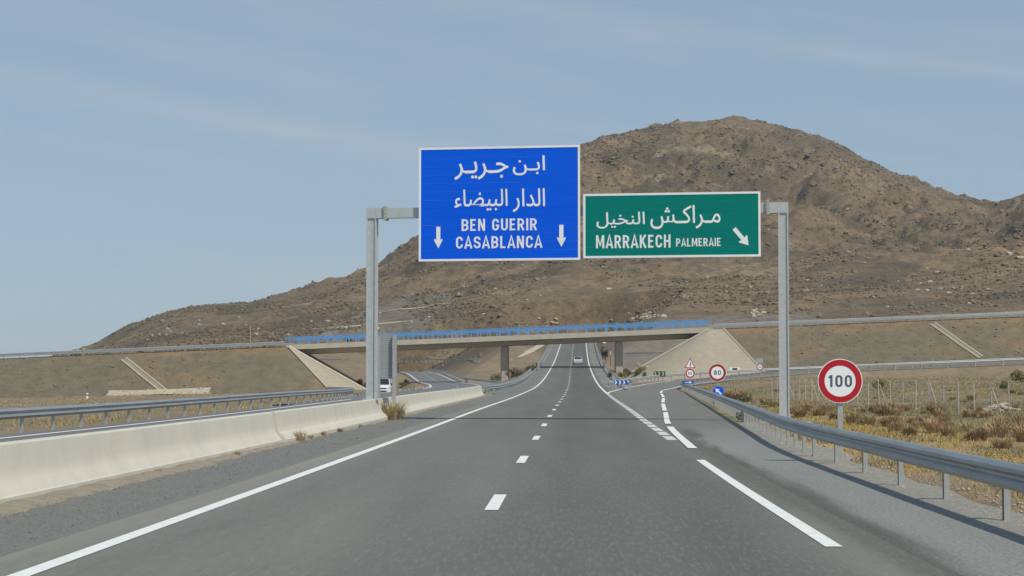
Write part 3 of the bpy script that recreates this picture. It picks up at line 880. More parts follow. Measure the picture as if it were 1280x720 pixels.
# ------------------------------------------------------------------ overpass bridge
def build_bridge():
    bx = (AB_L + AB_R) / 2
    root = empty('overpass_bridge', (bx, OV_Y, ground_z(bx, OV_Y)), label='beige concrete road bridge with blue railings crossing the motorway', cat='bridge')
    ox, oy, oz = root.location
    def sweepx(name, prof, m, xa=AB_L - .5, xb=AB_R + .5, n=20):
        xs = np.linspace(xa, xb, n); v, f = [], []; k = len(prof)
        for x in xs:
            z = float(ov_z(x))
            for (yv, h) in prof: v.append((x - ox, yv, z + h - oz))
        for i in range(n - 1):
            for j in range(k): f.append((i * k + j, i * k + (j + 1) % k, (i + 1) * k + (j + 1) % k, (i + 1) * k + j))
        f.append(tuple(range(k))); f.append(tuple(range((n - 1) * k, n * k)))
        return MB().add(v, f).build(name, m, root)
    w = OV_W + .35
    sweepx('deck', [(-w + .3, .0), (w - .3, .0), (w - .3, -.35), (3.2, -.75), (2.7, -1.45), (-2.7, -1.45), (-3.2, -.75), (-w + .3, -.35)], 'concrete_pier')
    for sgn in (-1, 1):
        a, b = sgn * w, sgn * (w - .296)
        sweepx('edge_beam', [(min(a, b), -.62), (max(a, b), -.62), (max(a, b), .26), (min(a, b), .26)], 'deck_fascia')
    for X in (-32.6, -11.8, 8.9):
        zt = float(ov_z(X)) - 1.44; zb = min(ground_z(X, OV_Y), ground_z(X, OV_Y - 2.4)) - .5
        p = MB()
        pts = [(-.68 + .2, -2.5), (.68 - .2, -2.5), (.68, -2.3), (.68, 2.3), (.68 - .2, 2.5), (-.68 + .2, 2.5), (-.68, 2.3), (-.68, -2.3)]
        p.prism([(X - ox + a, b) for a, b in pts], zb - oz, zt - .25 - oz)
        o = p.build('pier', 'concrete_pier', root)
        c = MB().box(X - ox - .5, X - ox + .5, -2.1, 2.1, zt - .25 - oz, zt + .02 - oz).build('bearing', 'concrete_pier', o)
    for X, s in ((AB_L, -1), (AB_R, 1)):
        z = float(ov_z(X))
        MB().box(min(X - ox, X - ox + s * 1.6), max(X - ox, X - ox + s * 1.6), -w - .06, w + .06, z - 2.1 - oz, z - .64 - oz).build('abutment', 'concrete_pave', root)
    # railings
    for sgn, nm in ((-1, 'near'), (1, 'far')):
        yv = sgn * (w - .12)
        pm = MB().box(-.09, .09, -.06, .06, .0, 1.34).mesh('railing_post', 'rail_blue')
        x = AB_L + .2
        while x < AB_R:
            obj('railing_post', pm, root, (x - ox, yv, float(ov_z(x)) + .24 - oz)); x += 1.78
        for (h0, h1, d) in ((1.30, 1.42, .05), (1.10, 1.18, .03), (.90, .97, .03)):
            sweepx('railing_bar', [(yv - d - sgn * 0, .24 + h0), (yv + d, .24 + h0), (yv + d, .24 + h1), (yv - d, .24 + h1)], 'rail_blue', AB_L - .6, AB_R + .3)
    return root
build_bridge()

# paved conical slopes under the bridge ends (real cones, a little proud of the earth)
def paved_cone(cx, cy, a0, a1, crest, label, xdir):
    z0 = float(ov_z(cx)) - .14 - .02
    root = empty('slope_paving', (cx, cy, z0 - 3), label=label, cat='paving')
    def P(r, a, lift, of=0.0):
        x, y = cx + of + r * math.cos(a), cy + r * math.sin(a)
        e = r if (x - cx) * xdir > 0 else abs(y - cy)
        zz = z0 if (x - cx) * xdir > 0 else float(ov_z(x)) - .16
        return x, y, zz - .56 * e + lift
    nA, nR = 26, 20
    v, f = [], []
    A = np.linspace(a0, a1, nA)
    off = np.zeros(nA)
    if crest:
        A = np.concatenate([np.linspace(a0, 1.5 * math.pi, nA // 2), np.linspace(1.5 * math.pi + 1e-4, a1, nA - nA // 2)]); off[nA // 2:] = crest
    # length of every generator: until it meets the land
    for a, of in zip(A, off):
        rr = np.linspace(.2, 24, 400)
        xs, ys = cx + of + rr * np.cos(a), cy + rr * np.sin(a)
        T = terrain(xs, ys)
        ee = np.where((xs - cx) * xdir > 0, rr, np.abs(ys - cy))
        zc = np.where((xs - cx) * xdir > 0, z0, ov_z(xs) - .16) - .56 * ee + .16
        k = np.nonzero(zc < T - .12)[0]
        R = rr[k[0]] if len(k) else 18
        R = min(R, 19.0)
        for i in range(nR):
            r = .2 + (R - .2) * i / (nR - 1)
            x, y, z = P(r, a, .16, of); v.append((x - cx, y - cy, z - z0 + 3))
    for j in range(nA - 1):
        for i in range(nR - 1): f.append((j * nR + i, j * nR + i + 1, (j + 1) * nR + i + 1, (j + 1) * nR + i))
    MB().add(v, f).build('paved_surface', 'concrete_pave', root, smooth_=True)
    for j in (0, nA - 1):
        pts = [Vector(v[j * nR + i]) + Vector((0, 0, .06)) for i in range(nR)]
        MB().tube(pts, .20, 4).build('kerb', 'kerb', root)
    # straight part under the deck
    rows = []
    ax = a0 if abs(math.cos(a0)) > abs(math.cos(a1)) else a1
    ext = []
    for i in range(nR):
        x, y, z = v[(0 if ax == a0 else nA - 1) * nR + i]
        ext.append([(x, y + .02, z), (x, y + 2 * (OV_Y - cy), z)])
    strip('paved_surface', ext, 'concrete_pave', root)
    return root
cy = OV_Y - OV_W - .8
paved_cone(AB_R, cy, math.pi, math.pi * 1.62, 2.4, 'beige paved cone slope with kerb at the bridge end above the exit ramp', -1)
paved_cone(AB_L, cy, math.pi * 1.72, math.pi * 2.0, 0, 'narrow beige paved slope with kerb under the bridge end across the opposite carriageway', 1)

# drainage chutes down the embankments
def chute(p0, p1, wd, label, y0=300, y1=345, n=14, name='drain_chute'):
    a, b = hit(p0[0], p0[1], y0, y1), hit(p1[0], p1[1], y0, y1)
    root = empty(name, b, label=label, cat='drain')
    d = (b - a); d2 = Vector((d.x, d.y, 0)).normalized(); nn = Vector((d2.y, -d2.x, 0))
    def row(off, lift, i):
        q = a.lerp(b, i / (n - 1)) + nn * off
        return (q.x - b.x, q.y - b.y, ground_z(q.x, q.y) + lift - b.z)
    strip('channel_bed', [[row(-wd / 2, .05, i), row(0, -.02 + .06, i), row(wd / 2, .05, i)] for i in range(n)], 'kerb' if wd > 1.5 else 'dirt', root)
    for s in (-1, 1):
        MB().tube([Vector(row(s * wd / 2, .10, i)) for i in range(n)], .17, 4).build('kerb', 'kerb', root)
    return root, b
_, foot = chute((155, 449), (207, 491), 1.0, 'pale concrete chute ending at the stone apron below the overpass road')
chute((1166, 405), (1226, 447), .9, 'pale concrete chute down the embankment above the exit ramp')
H = [hit(678 - 29 * k / 9, 431 + 16 * k / 9, 372, 720) for k in range(10)]
root = empty('drain_strip', H[-1], label='pale drain strip on the dirt slope beside the climbing motorway', cat='drain')
Q = resample([tuple(h) for h in H], 2.5)
strip('channel_bed', [[(p[0] + dx - H[-1].x, p[1] - H[-1].y, ground_z(p[0] + dx, p[1]) + .08 - H[-1].z) for dx in (-.45, 0, .45)] for p in Q], 'drain_line', root)
for dx in (-.5, .5):
    MB().tube([(p[0] + dx - H[-1].x, p[1] - H[-1].y, ground_z(p[0] + dx, p[1]) + .10 - H[-1].z) for p in Q], .1, 4).build('kerb', 'drain_line', root)
# stone apron at the chute's foot
ap = [hit(134, 494, 250, 330), hit(160, 493.5, 250, 330), hit(200, 492.5, 250, 330), hit(240, 491, 250, 330), hit(262, 490, 250, 330)]
root = empty('stone_apron', ap[2], label='cream stone apron along the foot of the left embankment', cat='apron')
rows = []
for p in resample([tuple(q) for q in ap], 1.0):
    rows.append([(p[0] - ap[2].x, p[1] + dy - ap[2].y, ground_z(p[0], p[1] + dy) + .14 - ap[2].z) for dy in (1.2, -1.0, -3.4, -6.0, -8.5)])
strip('apron_slab', rows, 'apron', root)
for i in range(70):
    p = ap[0].lerp(ap[-1], random.random()); dx, dy = random.uniform(-.5, .5), random.uniform(-8.2, 1.0)
    r = random.uniform(.18, .42)
    mb = MB()
    n = 6
    pts = [(r * random.uniform(.7, 1.2) * math.cos(2 * math.pi * k / n), r * random.uniform(.7, 1.2) * math.sin(2 * math.pi * k / n)) for k in range(n)]
    mb.prism(pts, -.1, random.uniform(.1, .22))
    o = mb.build('stone', 'kerb', root); o.location = (p.x + dx - ap[2].x, p.y + dy - ap[2].y, ground_z(p.x + dx, p.y + dy) + .14 - ap[2].z)

# bench drains on the cut hillside
for pts, lab in (([(388, 412.5), (425, 409.5), (458, 407), (500, 403), (537, 400)], 'lowest pale drain line on the benched grey cut of the hill'),
                 ([(440, 391.5), (470, 389), (507, 386), (535, 383), (562, 380)], 'middle pale drain line on the benched grey cut of the hill'),
                 ([(514, 367.5), (548, 365), (582, 362)], 'shortest pale drain line, highest on the benched grey cut of the hill')):
    H = [hit(a, b, 420) for a, b in pts]
    root = empty('bench_drain', H[0], label=lab, cat='drain')
    Q = resample([tuple(h) for h in H], 6)
    MB().tube([(p[0] - H[0].x, p[1] - H[0].y, ground_z(p[0], p[1]) + .06 - H[0].z) for p in Q], .27, 5).build('kerb', 'drain_line', root)

# ------------------------------------------------------------------ lettering
def arc(cx, cy, rx, ry, a0, a1, n=9):
    return [(cx + rx * math.cos(math.radians(a0 + (a1 - a0) * i / (n - 1))), cy + ry * math.sin(math.radians(a0 + (a1 - a0) * i / (n - 1)))) for i in range(n)]
L, R_, B_0, T_ = .085, .425, .085, .915
MX = (L + R_) / 2; RX = (R_ - L) / 2
GLY = {
    'A': (.54, [[(.05, 0), (.27, 1), (.49, 0)], [(.13, .27), (.41, .27)]]),
    'B': (.51, [[(L, 0), (L, 1)], [(L, T_)] + arc(.25, .71, .165, .205, 90, -90) + [(L, .505)], [(L, .505)] + arc(.25, .295, .175, .21, 90, -90) + [(L, .085)]]),
    'C': (.51, [[(R_, .66)] + arc(MX, .70, RX, .215, 0, 180) + arc(MX, .30, RX, .215, 180, 360) + [(R_, .34)]]),
    'E': (.45, [[(L, 0), (L, 1)], [(L, T_), (.40, T_)], [(L, .51), (.36, .51)], [(L, B_0), (.40, B_0)]]),
    'G': (.52, [[(R_, .68)] + arc(MX, .70, RX, .215, 0, 180) + arc(MX, .30, RX, .215, 180, 360) + [(R_, .44), (.27, .44)]]),
    'H': (.52, [[(L, 0), (L, 1)], [(R_, 0), (R_, 1)], [(L, .51), (R_, .51)]]),
    'I': (.17, [[(L, 0), (L, 1)]]),
    'K': (.52, [[(L, 0), (L, 1)], [(L, .36), (.43, 1)], [(.20, .55), (.45, 0)]]),
    'L': (.43, [[(L, 1), (L, 0)], [(L, B_0), (.39, B_0)]]),
    'M': (.64, [[(L, 0), (L, 1)], [(.555, 0), (.555, 1)], [(.10, 1), (.32, .22), (.54, 1)]]),
    'N': (.53, [[(L, 0), (L, 1)], [(.435, 0), (.435, 1)], [(.09, 1), (.43, 0)]]),
    'P': (.49, [[(L, 0), (L, 1)], [(L, T_)] + arc(.24, .68, .17, .235, 90, -90) + [(L, .445)]]),
    'R': (.51, [[(L, 0), (L, 1)], [(L, T_)] + arc(.24, .69, .17, .225, 90, -90) + [(L, .465)], [(.25, .46), (.44, 0)]]),
    'S': (.50, [[(.41, .70)] + arc(.25, .71, .165, .205, 0, 180)[:-1] + arc(.25, .71, .165, .205, 180, 250, 5) + arc(.25, .29, .175, .205, 70, 0, 5) + arc(.25, .29, .175, .205, 0, -180) + [(.075, .30)]]),
    'U': (.51, [[(L, 1)] + arc(MX, .30, RX, .215, 180, 360) + [(R_, 1)]]),
    '0': (.50, [arc(MX, .70, RX, .215, 0, 180) + arc(MX, .30, RX, .215, 180, 360) + [(R_, .70)]]),
    '1': (.33, [[(.21, 0), (.21, 1)], [(.20, .95), (.05, .77)]]),
    '6': (.50, [[(.40, .74)] + arc(MX, .71, RX, .205, 15, 180)[:] + [(L, .30)], arc(MX, .31, RX, .225, 0, 360, 17)]),
    '8': (.50, [arc(MX, .715, .150, .20, 0, 360, 17), arc(MX, .29, .17, .205, 0, 360, 17)]),
    ' ': (.26, []),
}
def ribbon2d(pts, t, mb, depth, thick=.004):
    pts = [Vector((p[0], p[1])) for p in pts]
    q = [pts[0]]
    for p in pts[1:]:
        if (p - q[-1]).length > 1e-4: q.append(p)
    pts = q
    closed = (pts[0] - pts[-1]).length < 2e-3
    lo, hi = [], []
    n = len(pts)
    for i in range(n):
        a = pts[i] - pts[i - 1] if i > 0 else (pts[-1] - pts[-2] if closed else pts[1] - pts[0])
        b = pts[i + 1] - pts[i] if i < n - 1 else (pts[1] - pts[0] if closed else pts[-1] - pts[-2])
        a.normalize(); b.normalize()
        na, nb = Vector((-a.y, a.x)), Vector((-b.y, b.x))
        m = na + nb
        m = m.normalized() if m.length > 1e-3 else na
        k = min(1 / max(m.dot(na), .3), 1.7)
        lo.append(pts[i] - m * t / 2 * k); hi.append(pts[i] + m * t / 2 * k)
    v = [(p.x, depth, p.y) for p in lo] + [(p.x, depth, p.y) for p in hi]
    mb.add(v, [(i, i + 1, n + i + 1, n + i) for i in range(n - 1)])

def stroke_text(name, s, x0, x1, z0, z1, y, m, parent, t=.165, gap=.10, skew=0.0):
    """capitals drawn with strokes, stretched into the given rectangle"""
    if ' ' in s:                                   # one object for each word
        wd = lambda q: sum(GLY[c][0] + gap for c in q) - gap
        tot = wd(s); pen = 0; out = []
        for k, word in enumerate(s.split(' ')):
            a = x0 + (x1 - x0) * pen / tot
            out.append(stroke_text(name, word, a, a + (x1 - x0) * wd(word) / tot, z0, z1, y, m, parent, t, gap)); pen += wd(word) + GLY[' '][0] + 2 * gap
        return out
    adv = 0; items = []
    for ch in s:
        w, st = GLY[ch]; items.append((adv, st)); adv += w + gap
    tot = adv - gap
    mb = MB(); H = z1 - z0; kx = (x1 - x0) / tot
    for a, st in items:
        for i, pl in enumerate(st):
            tmp = MB(); ribbon2d(pl, t, tmp, 0)
            mb.add([(x0 + (a + p[0]) * kx, y - .0006 * i, z0 + p[2] * H) for p in tmp.v], tmp.f)
    return mb.build(name, m, parent)

def text_mesh(body, bold=.0):
    c = bpy.data.curves.new('t', 'FONT'); c.body = body; c.size = 1.0; c.offset = bold; c.resolution_u = 4
    o = bpy.data.objects.new('t', c); COL.objects.link(o)
    dg = bpy.context.evaluated_depsgraph_get(); dg.update()
    me = bpy.data.meshes.new_from_object(o.evaluated_get(dg))
    v = np.array([tuple(p.co) for p in me.vertices]) if len(me.vertices) else np.zeros((0, 3))
    f = [tuple(p.vertices) for p in me.polygons]
    bpy.data.objects.remove(o); bpy.data.curves.remove(c); bpy.data.meshes.remove(me)
    return v, f
_xr = None
def arabic(name, codes, x0, x1, z0, z1, y, m, parent, bold=.009):
    """joined Arabic letters, glyph by glyph (codes in reading order), stretched into the rectangle"""
    global _xr
    if _xr is None: _xr = text_mesh('x')[0][:, 0].max()
    pen = 0; V, F = [], []; k = 0
    for i, cp in enumerate(codes[::-1]):
        ch = chr(cp)
        adv = text_mesh(ch + 'x')[0][:, 0].max() - _xr
        if cp != 0x20:
            v, f = text_mesh(ch)
            for j, (ex, ey) in enumerate(((0, 0), (1, 0), (-1, 0), (0, 1), (0, -1))):      # thickened strokes
                V.append(np.stack([v[:, 0] + pen + ex * bold, np.full(len(v), (i % 3) * .0003 + j * .0009), v[:, 1] + ey * bold], 1)); F += [tuple(a + k for a in q) for q in f]; k += len(v)
        pen += adv
    V = np.concatenate(V)
    lo, hi = V.min(0), V.max(0)
    V[:, 0] = x0 + (V[:, 0] - lo[0]) / (hi[0] - lo[0]) * (x1 - x0)
    V[:, 2] = z0 + (V[:, 2] - lo[2]) / (hi[2] - lo[2]) * (z1 - z0)
    V[:, 1] = y - V[:, 1]
    return MB().add(V.tolist(), F).build(name, m, parent)

# ------------------------------------------------------------------ sign gantry
GZ = math.atan(.121)
G0 = Vector((0, 66.0, 0))
GX = Vector((math.cos(GZ), -math.sin(GZ), 0)); GN = Vector((math.sin(GZ), math.cos(GZ), 0))
def gl(px, py, d=0.0):
    """pixel -> (x, z) in the gantry's own plane, d metres behind its front"""
    v = ray(px, py); o = Vector((0, 0, EYE))
    k = ((G0 + GN * d) - o).dot(GN) / v.dot(GN)
    p = o + v * k
    return (p - G0).dot(GX), p.z
def build_gantry():
    root = empty('sign_gantry', G0, -GZ, label='galvanised steel gantry on two tall posts carrying the blue and green signs', cat='gantry')
    def gz(x): w = G0 + GX * x; return w
    cols = []
    for (pc, ptop, base) in ((465.6, 259.5, 'barrier'), (978.8, 254.5, 'ground')):
        x, zt = gl(pc, ptop)
        w = gz(x)
        zb = float(MAIN_Z(w.y)) + .73 if base == 'barrier' else ground_z(w.x, w.y) - .3
        cols.append((x, zt, zb))
        b = MB()
        h = .18
        # H-section with flanges left and right, web set back from the front
        b.box(x - h, x - h + .05, -.18, .18, zb, zt - .02)
        b.box(x + h - .05, x + h, -.18, .18, zb, zt - .02)
        b.box(x - h + .05, x + h - .05, -.14, .14, zb, zt - .02)
        b.box(x - .17, x + .17, -.20, -.14 + .001, zb, zt - .36) if False else None
        c = b.build('column', 'galvanised', root)
        if base == 'ground':
            MB().bbox(x - .9, x + .9, -.8, .8, zb - .2, zb + .42, .04).build('footing', 'concrete', root)
        zb = zb + (.42 if base == 'ground' else 0)
        MB().box(x - .30, x + .30, -.30, .30, zb + .002, zb + .04).build('base_plate', 'galvanised', c)
        for sx in (-.24, .24):
            for sy in (-.24, .24):
                MB().cyl((x + sx, sy), .028, zb + .04, zb + .10, 6).build('bolt', 'bolt_steel', c)
    (xl, ztl, _), (xr, ztr, _) = cols
    zt = (ztl + ztr) / 2; zb = zt - .375
    # knee stubs, bolted flanges and the beam
    xf1, xf2 = gl(482.5, 265)[0], gl(959.3, 262)[0]
    MB().bbox(xl - .181, xf1 - .03, -.183, .183, zb, zt, .01).build('knee', 'galvanised', root)
    MB().bbox(xf2 + .03, xr + .181, -.183, .183, zb, zt, .01).build('knee', 'galvanised', root)
    bm_ = MB().bbox(xf1 + .03, xf2 - .03, -.17, .17, zb + .01, zt - .005, .01).build('beam', 'galvanised', root)
    for xf in (xf1, xf2):
        for s in (-1, 1):
            fl = MB().box(xf + (s - 1) * .0165 + .001, xf + (s + 1) * .0165 - .001, -.25, .25, zb - .07, zt + .07).build('flange', 'bolt_steel', root)
        for sy in (-.21, -.07, .07, .21):
            for zz in (zb - .035, zt + .035):
                MB().cyl((sy, zz), .022, xf - .075, xf + .075, 6, 'x').build('bolt', 'bolt_steel', root)
        for zz in (zb + .06, (zb + zt) / 2, zt - .06):
            for sy in (-.225, .225):
                MB().cyl((sy, zz), .022, xf - .075, xf + .075, 6, 'x').build('bolt', 'bolt_steel', root)
    return root, zb, zt
gantry, GB, GT = build_gantry()

FRONT = -.34        # sign faces sit this far in front of the beam axis
def sign_panel(corner_tl, corner_br, face, label, arrows, texts, planks):
    x0, z1 = gl(*corner_tl, FRONT); x1, z0 = gl(*corner_br, FRONT)
    xc = (x0 + x1) / 2
    root = empty('direction_sign', G0 + GX * xc + GN * FRONT + Vector((0, 0, z0)), -GZ, label=label, cat='road sign')
    a, b, h = x0 - xc, x1 - xc, z1 - z0
    bw = .076
    # horizontal aluminium planks
    for k in range(planks):
        q0, q1 = bw + (h - 2 * bw) * k / planks, bw + (h - 2 * bw) * (k + 1) / planks
        MB().box(a + bw, b - bw, 0.0, .03, q0 + .0022, q1 - .0022).build('plank', face, root)
    for (u0, u1, v0, v1) in ((a, b, 0, bw), (a, b, h - bw, h), (a, a + bw, bw, h - bw), (b - bw, b, bw, h - bw)):
        MB().box(u0, u1, -.012, .045, v0, v1).build('border', 'sign_white', root)
    for fx in (.18, .5, .82):
        xx = a + (b - a) * fx
        MB().box(xx - .05, xx + .05, .032, .14, .08, h - .08).build('stiffener', 'galvanised', root)
    for (pts) in arrows:
        q = [gl(px, py, FRONT) for px, py in pts]
        MB().prism([(u - xc, v - z0) for u, v in q], -.008, -.003, 'y').build('arrow', 'sign_white', root)
    for (kind, s, px0, px1, py0, py1, *rest) in texts:
        u0, v0 = gl(px0, py1, FRONT); u1, v1 = gl(px1, py0, FRONT)
        pm = gl((px0 + px1) / 2, py1, FRONT)[1]; pt = gl((px0 + px1) / 2, py0, FRONT)[1]
        if kind == 'L': stroke_text('lettering', s, u0 - xc, u1 - xc, pm - z0, pt - z0, -.004, 'sign_white', root, .142)
        else: arabic('lettering', s, u0 - xc, u1 - xc, pm - z0, pt - z0, -.004, 'sign_white', root)
    return root
def arrow_down(x0, x1, y0, y1, shaft=.24):
    xm = (x0 + x1) / 2; w = (x1 - x0); ys = y0 + (y1 - y0) * .64
    return [(xm - w * shaft, y0), (xm + w * shaft, y0), (xm + w * shaft, ys - 1.2), (x1, ys - 2.2), (x1 - 0.3, ys), (xm, y1), (x0 + .3, ys), (x0, ys - 2.2), (xm - w * shaft, ys - 1.2)]
AL, LA, BA, NU, JI, RA, YA = 0xFE8D, 0xFEDF, 0xFE91, 0xFEE6, 0xFE9F, 0xFEAE, 0xFEF3
K = 0x640
sign_panel((523.8, 185.0), (725.2, 324.8), 'sign_blue', 'large blue direction sign with white Arabic lettering, BEN GUERIR and CASABLANCA',
           [arrow_down(542.6, 553.2, 283.5, 310.5), arrow_down(696.2, 707.2, 281, 308.5)],
           [('A', [AL, BA, K, NU], 641, 681.3, 194.5, 219), ('A', [JI, K, RA, YA, K, RA], 568, 635.5, 201.5, 224.5),
            ('A', [AL, LA, 0xFEAA, AL, 0xFEAD], 641, 681.3, 235.5, 265), ('A', [AL, LA, 0xFE92, 0xFEF4, 0xFEC0, 0xFE8E, 0xFE80], 568, 634.5, 236.5, 263.5),
            ('L', 'BEN GUERIR', 576.8, 671.5, 273.3, 288.3), ('L', 'CASABLANCA', 569.8, 677.8, 295, 310.3)], 13)
def rot_arrow(tail, tip, w, hw, hl):
    a, b = Vector(tail), Vector(tip); d = (b - a).normalized(); n = Vector((-d.y, d.x)); c = b - d * hl
    return [tuple(p) for p in (a + n * w, c + n * w, c + n * hw - d * 1.0, c + n * hw + d * 1.0, b, c - n * hw + d * 1.0, c - n * hw - d * 1.0, c - n * w, a - n * w)]
sign_panel((729.0, 242.6), (951.0, 320.6), 'sign_green', 'wide green direction sign with white Arabic lettering and MARRAKECH PALMERAIE',
           [rot_arrow((917.6, 285.6), (935.6, 306.6), 2.6, 6.4, 10.5)],
           [('A', [AL, LA, 0xFEE8, 0xFEA8, 0xFEF4, 0xFEDE], 745.5, 806, 265, 285.5), ('A', [0xFEE3, K, RA, AL, 0xFEDB, K, 0xFEB6], 813, 900.5, 256.5, 286),
            ('L', 'MARRAKECH', 744.8, 838.5, 293.6, 310), ('L', 'PALMERAIE', 845, 901.3, 297.6, 307.9)], 7)

# ------------------------------------------------------------------ round traffic signs
def sign_post_thing(base, label, cat='road sign', rz=0.0):
    return empty('traffic_sign', base, rz, label=label, cat=cat)
def speed_disc(root, z, dia, num, red='sign_red', y=-.06):
    r = dia / 2
    d = MB().cyl((0, z), r, y, y + .012, 40, 'y').build('sign_disc', 'sign_white', root)
    MB().ring(0, z, r * .70, r * .965, y - .004, y - .001).build('red_ring', red, d)
    h = dia * .27; w = {3: .53, 2: .40}[len(num)] * dia
    stroke_text('numerals', num, -w / 2, w / 2, z - h / 2, z + h / 2, y - .003, 'sign_grey', d, .15, .14)
    MB().box(-.20, .20, y + .0125, y + .03, z - .20, z - .16).build('bracket', 'galv_post', root)
    MB().box(-.20, .20, y + .0125, y + .03, z + .16, z + .20).build('bracket', 'galv_post', root)
def pole(root, z0, z1, w=.04):
    MB().bbox(-w, w, -.03, .03, z0, z1, .008).build('post', 'galv_post', root)

P100 = at(1049.7, 476.3, 35.3)
gb = Vector((P100.x, 35.3, ground_z(P100.x, 35.3)))
root = sign_post_thing(gb, 'red-ringed round 100 speed limit sign behind the near guardrail', rz=-.02)
pole(root, -.25, P100.z + .15 - gb.z, .05); speed_disc(root, P100.z - gb.z, .845, '100')

P80 = at(896.6, 465.8, 101.0)
gb = Vector((P80.x, 101.0, ground_z(P80.x, 101.0)))
root = sign_post_thing(gb, 'red-ringed 80 speed limit sign with a small blue arrow disc below it')
pole(root, -.3, P80.z + .2 - gb.z, .045); speed_disc(root, P80.z - gb.z, .97, '80', 'sign_red_dull')
zb_ = at(897, 489.5, 101).z - gb.z
d = MB().cyl((.05, zb_), .30, -.06, -.048, 28, 'y').build('blue_disc', 'sign_blue', root)
q = rot_arrow((.14, -.14), (-.15, .13), .035, .10, .14)
MB().prism([(.05 + a, zb_ + b) for a, b in rot_arrow((.17, -.15), (-.16, .15), .05, .12, .15)] if False else
           [(.05 + a, zb_ + b) for a, b in ((.19, -.11), (.13, -.18), (-.05, .0), (-.12, -.07), (-.17, .17), (.07, .12), (.01, .06))], -.066, -.061, 'y').build('arrow', 'sign_white', d)

P60 = at(862.6, 466.6, 176.0)
gb = Vector((P60.x, 176.0, ground_z(P60.x, 176.0)))
root = sign_post_thing(gb, 'warning triangle above a round 60 sign where the exit ramp bends')
pole(root, -.3, P60.z + 1.35 - gb.z, .04); speed_disc(root, P60.z - gb.z, .92, '60', 'sign_red')
zt_ = at(862.6, 447.5, 176).z - gb.z; zc_ = at(862.6, 460, 176).z - gb.z
t0 = MB().prism([(-.52, zc_), (.52, zc_), (.0, zt_)], -.06, -.048, 'y').build('triangle', 'sign_red', root)
MB().prism([(-.40, zc_ + .07), (.40, zc_ + .07), (0, zt_ - .14)], -.066, -.061, 'y').build('triangle_face', 'sign_white', t0)
MB().prism([(-.05, zc_ + .16), (.04, zc_ + .16), (.12, zc_ + .52), (.03, zc_ + .55)], -.072, -.067, 'y').build('bend_symbol', 'sign_black', t0)
zb_ = at(862, 478, 176).z - gb.z
MB().box(-.75, .35, -.06, -.045, zb_ - .16, zb_ + .16).build('blue_plate', 'sign_blue_dull', root)
MB().prism([(-.5, zb_ - .03), (-.1, zb_ - .03), (-.1, zb_ - .12), (.2, zb_), (-.1, zb_ + .12), (-.1, zb_ + .03), (-.5, zb_ + .03)], -.066, -.061, 'y').build('arrow', 'sign_white', root)

P61 = at(949.8, 458.6, 233.0)
gb = Vector((P61.x, 233.0, ground_z(P61.x, 233.0)))
root = sign_post_thing(gb, 'small round 60 sign under a grey plate beside the curving ramp rails')
pole(root, -.3, P61.z + 1.1 - gb.z, .04); speed_disc(root, P61.z - gb.z, .88, '60', 'sign_red_dull')
MB().box(-.42, .42, -.06, -.045, P61.z - gb.z + .50, P61.z - gb.z + 1.1).build('plate', 'sign_back', root)

# pair of signs past the bridge
yb = 392.0
p1 = at(755.5, 426.8, yb); p2 = at(755.5, 437.5, yb)
gb = Vector((p1.x, yb, ground_z(p1.x, yb)))
root = sign_post_thing(gb, 'pair of small red and white round signs on one pole past the bridge')
pole(root, -.3, p1.z + .3 - gb.z, .04); speed_disc(root, p2.z - gb.z, 1.0, '80', 'sign_red_dull')
d = MB().cyl((0, p1.z - gb.z), .62, -.06, -.048, 28, 'y').build('sign_disc', 'sign_white', root)
MB().ring(0, p1.z - gb.z, .42, .60, -.066, -.061).build('red_ring', 'sign_red_dull', d)
MB().box(-.26, -.06, -.066, -.061, p1.z - gb.z - .10, p1.z - gb.z + .10).build('car_symbol', 'sign_red_dull', d)
MB().box(.06, .26, -.066, -.061, p1.z - gb.z - .10, p1.z - gb.z + .10).build('car_symbol', 'sign_black', d)
pr = at(763.2, 455, 372.0); gb = Vector((pr.x, 372, ground_z(pr.x, 372)))
root = empty('marker_pole', gb, label='thin red marker pole beside the motorway past the bridge pier', cat='pole')
zt_ = at(763, 431, 372).z - gb.z
MB().tube([(0, 0, -.2), (0, 0, zt_)], .06, 8).build('shaft', 'sign_red_dull', root)
MB().cyl((0, 0), .066, zt_ * .55, zt_ * .7, 8).build('band', 'sign_white', root)

# chevron panels
def chevron_panel(pc, Y, w, h, n, face, mark, label):
    c = at(pc[0], pc[1], Y); g = ground_z(c.x, Y)
    root = empty('chevron_panel', (c.x, Y, g), 0, label=label, cat='road sign')
    z = c.z - g
    b = MB().box(-w / 2, w / 2, -.06, -.04, z - h / 2, z + h / 2).build('panel', face, root)
    for i in range(n):
        x = -w / 2 + w * (i + .28) / n; q = w / n * .40; hh = h * .42
        MB().prism([(x - q * .5, z - hh), (x + q * .25, z - hh), (x + q * 1.05, z), (x + q * .25, z + hh), (x - q * .5, z + hh), (x + q * .3, z)], -.068, -.062, 'y').build('chevron', mark, b)
    for s in (-.38, .38): MB().box(w * s - .035, w * s + .035, -.038, .03, -.3, z + h / 2 - .03).build('post', 'galv_post', root)
chevron_panel((778, 478), 181, 1.62, .46, 4, 'sign_blue_dull', 'sign_white', 'low blue panel with white chevrons at the exit nose')
chevron_panel((824.3, 467.3), 236, 1.5, .66, 3, 'sign_dark_green', 'sign_yellow', 'dark chevron panel with pale arrows on the outside of the ramp bend')
c = at(918.5, 461.5, 262); g = ground_z(c.x, 262)
root = empty('notice_plate', (c.x, 262, g), label='small pale plate with a dark bar near the ramp rails', cat='road sign')
MB().box(-.75, .75, -.05, -.03, c.z - g - .28, c.z - g + .28).build('plate', 'sign_white', root)
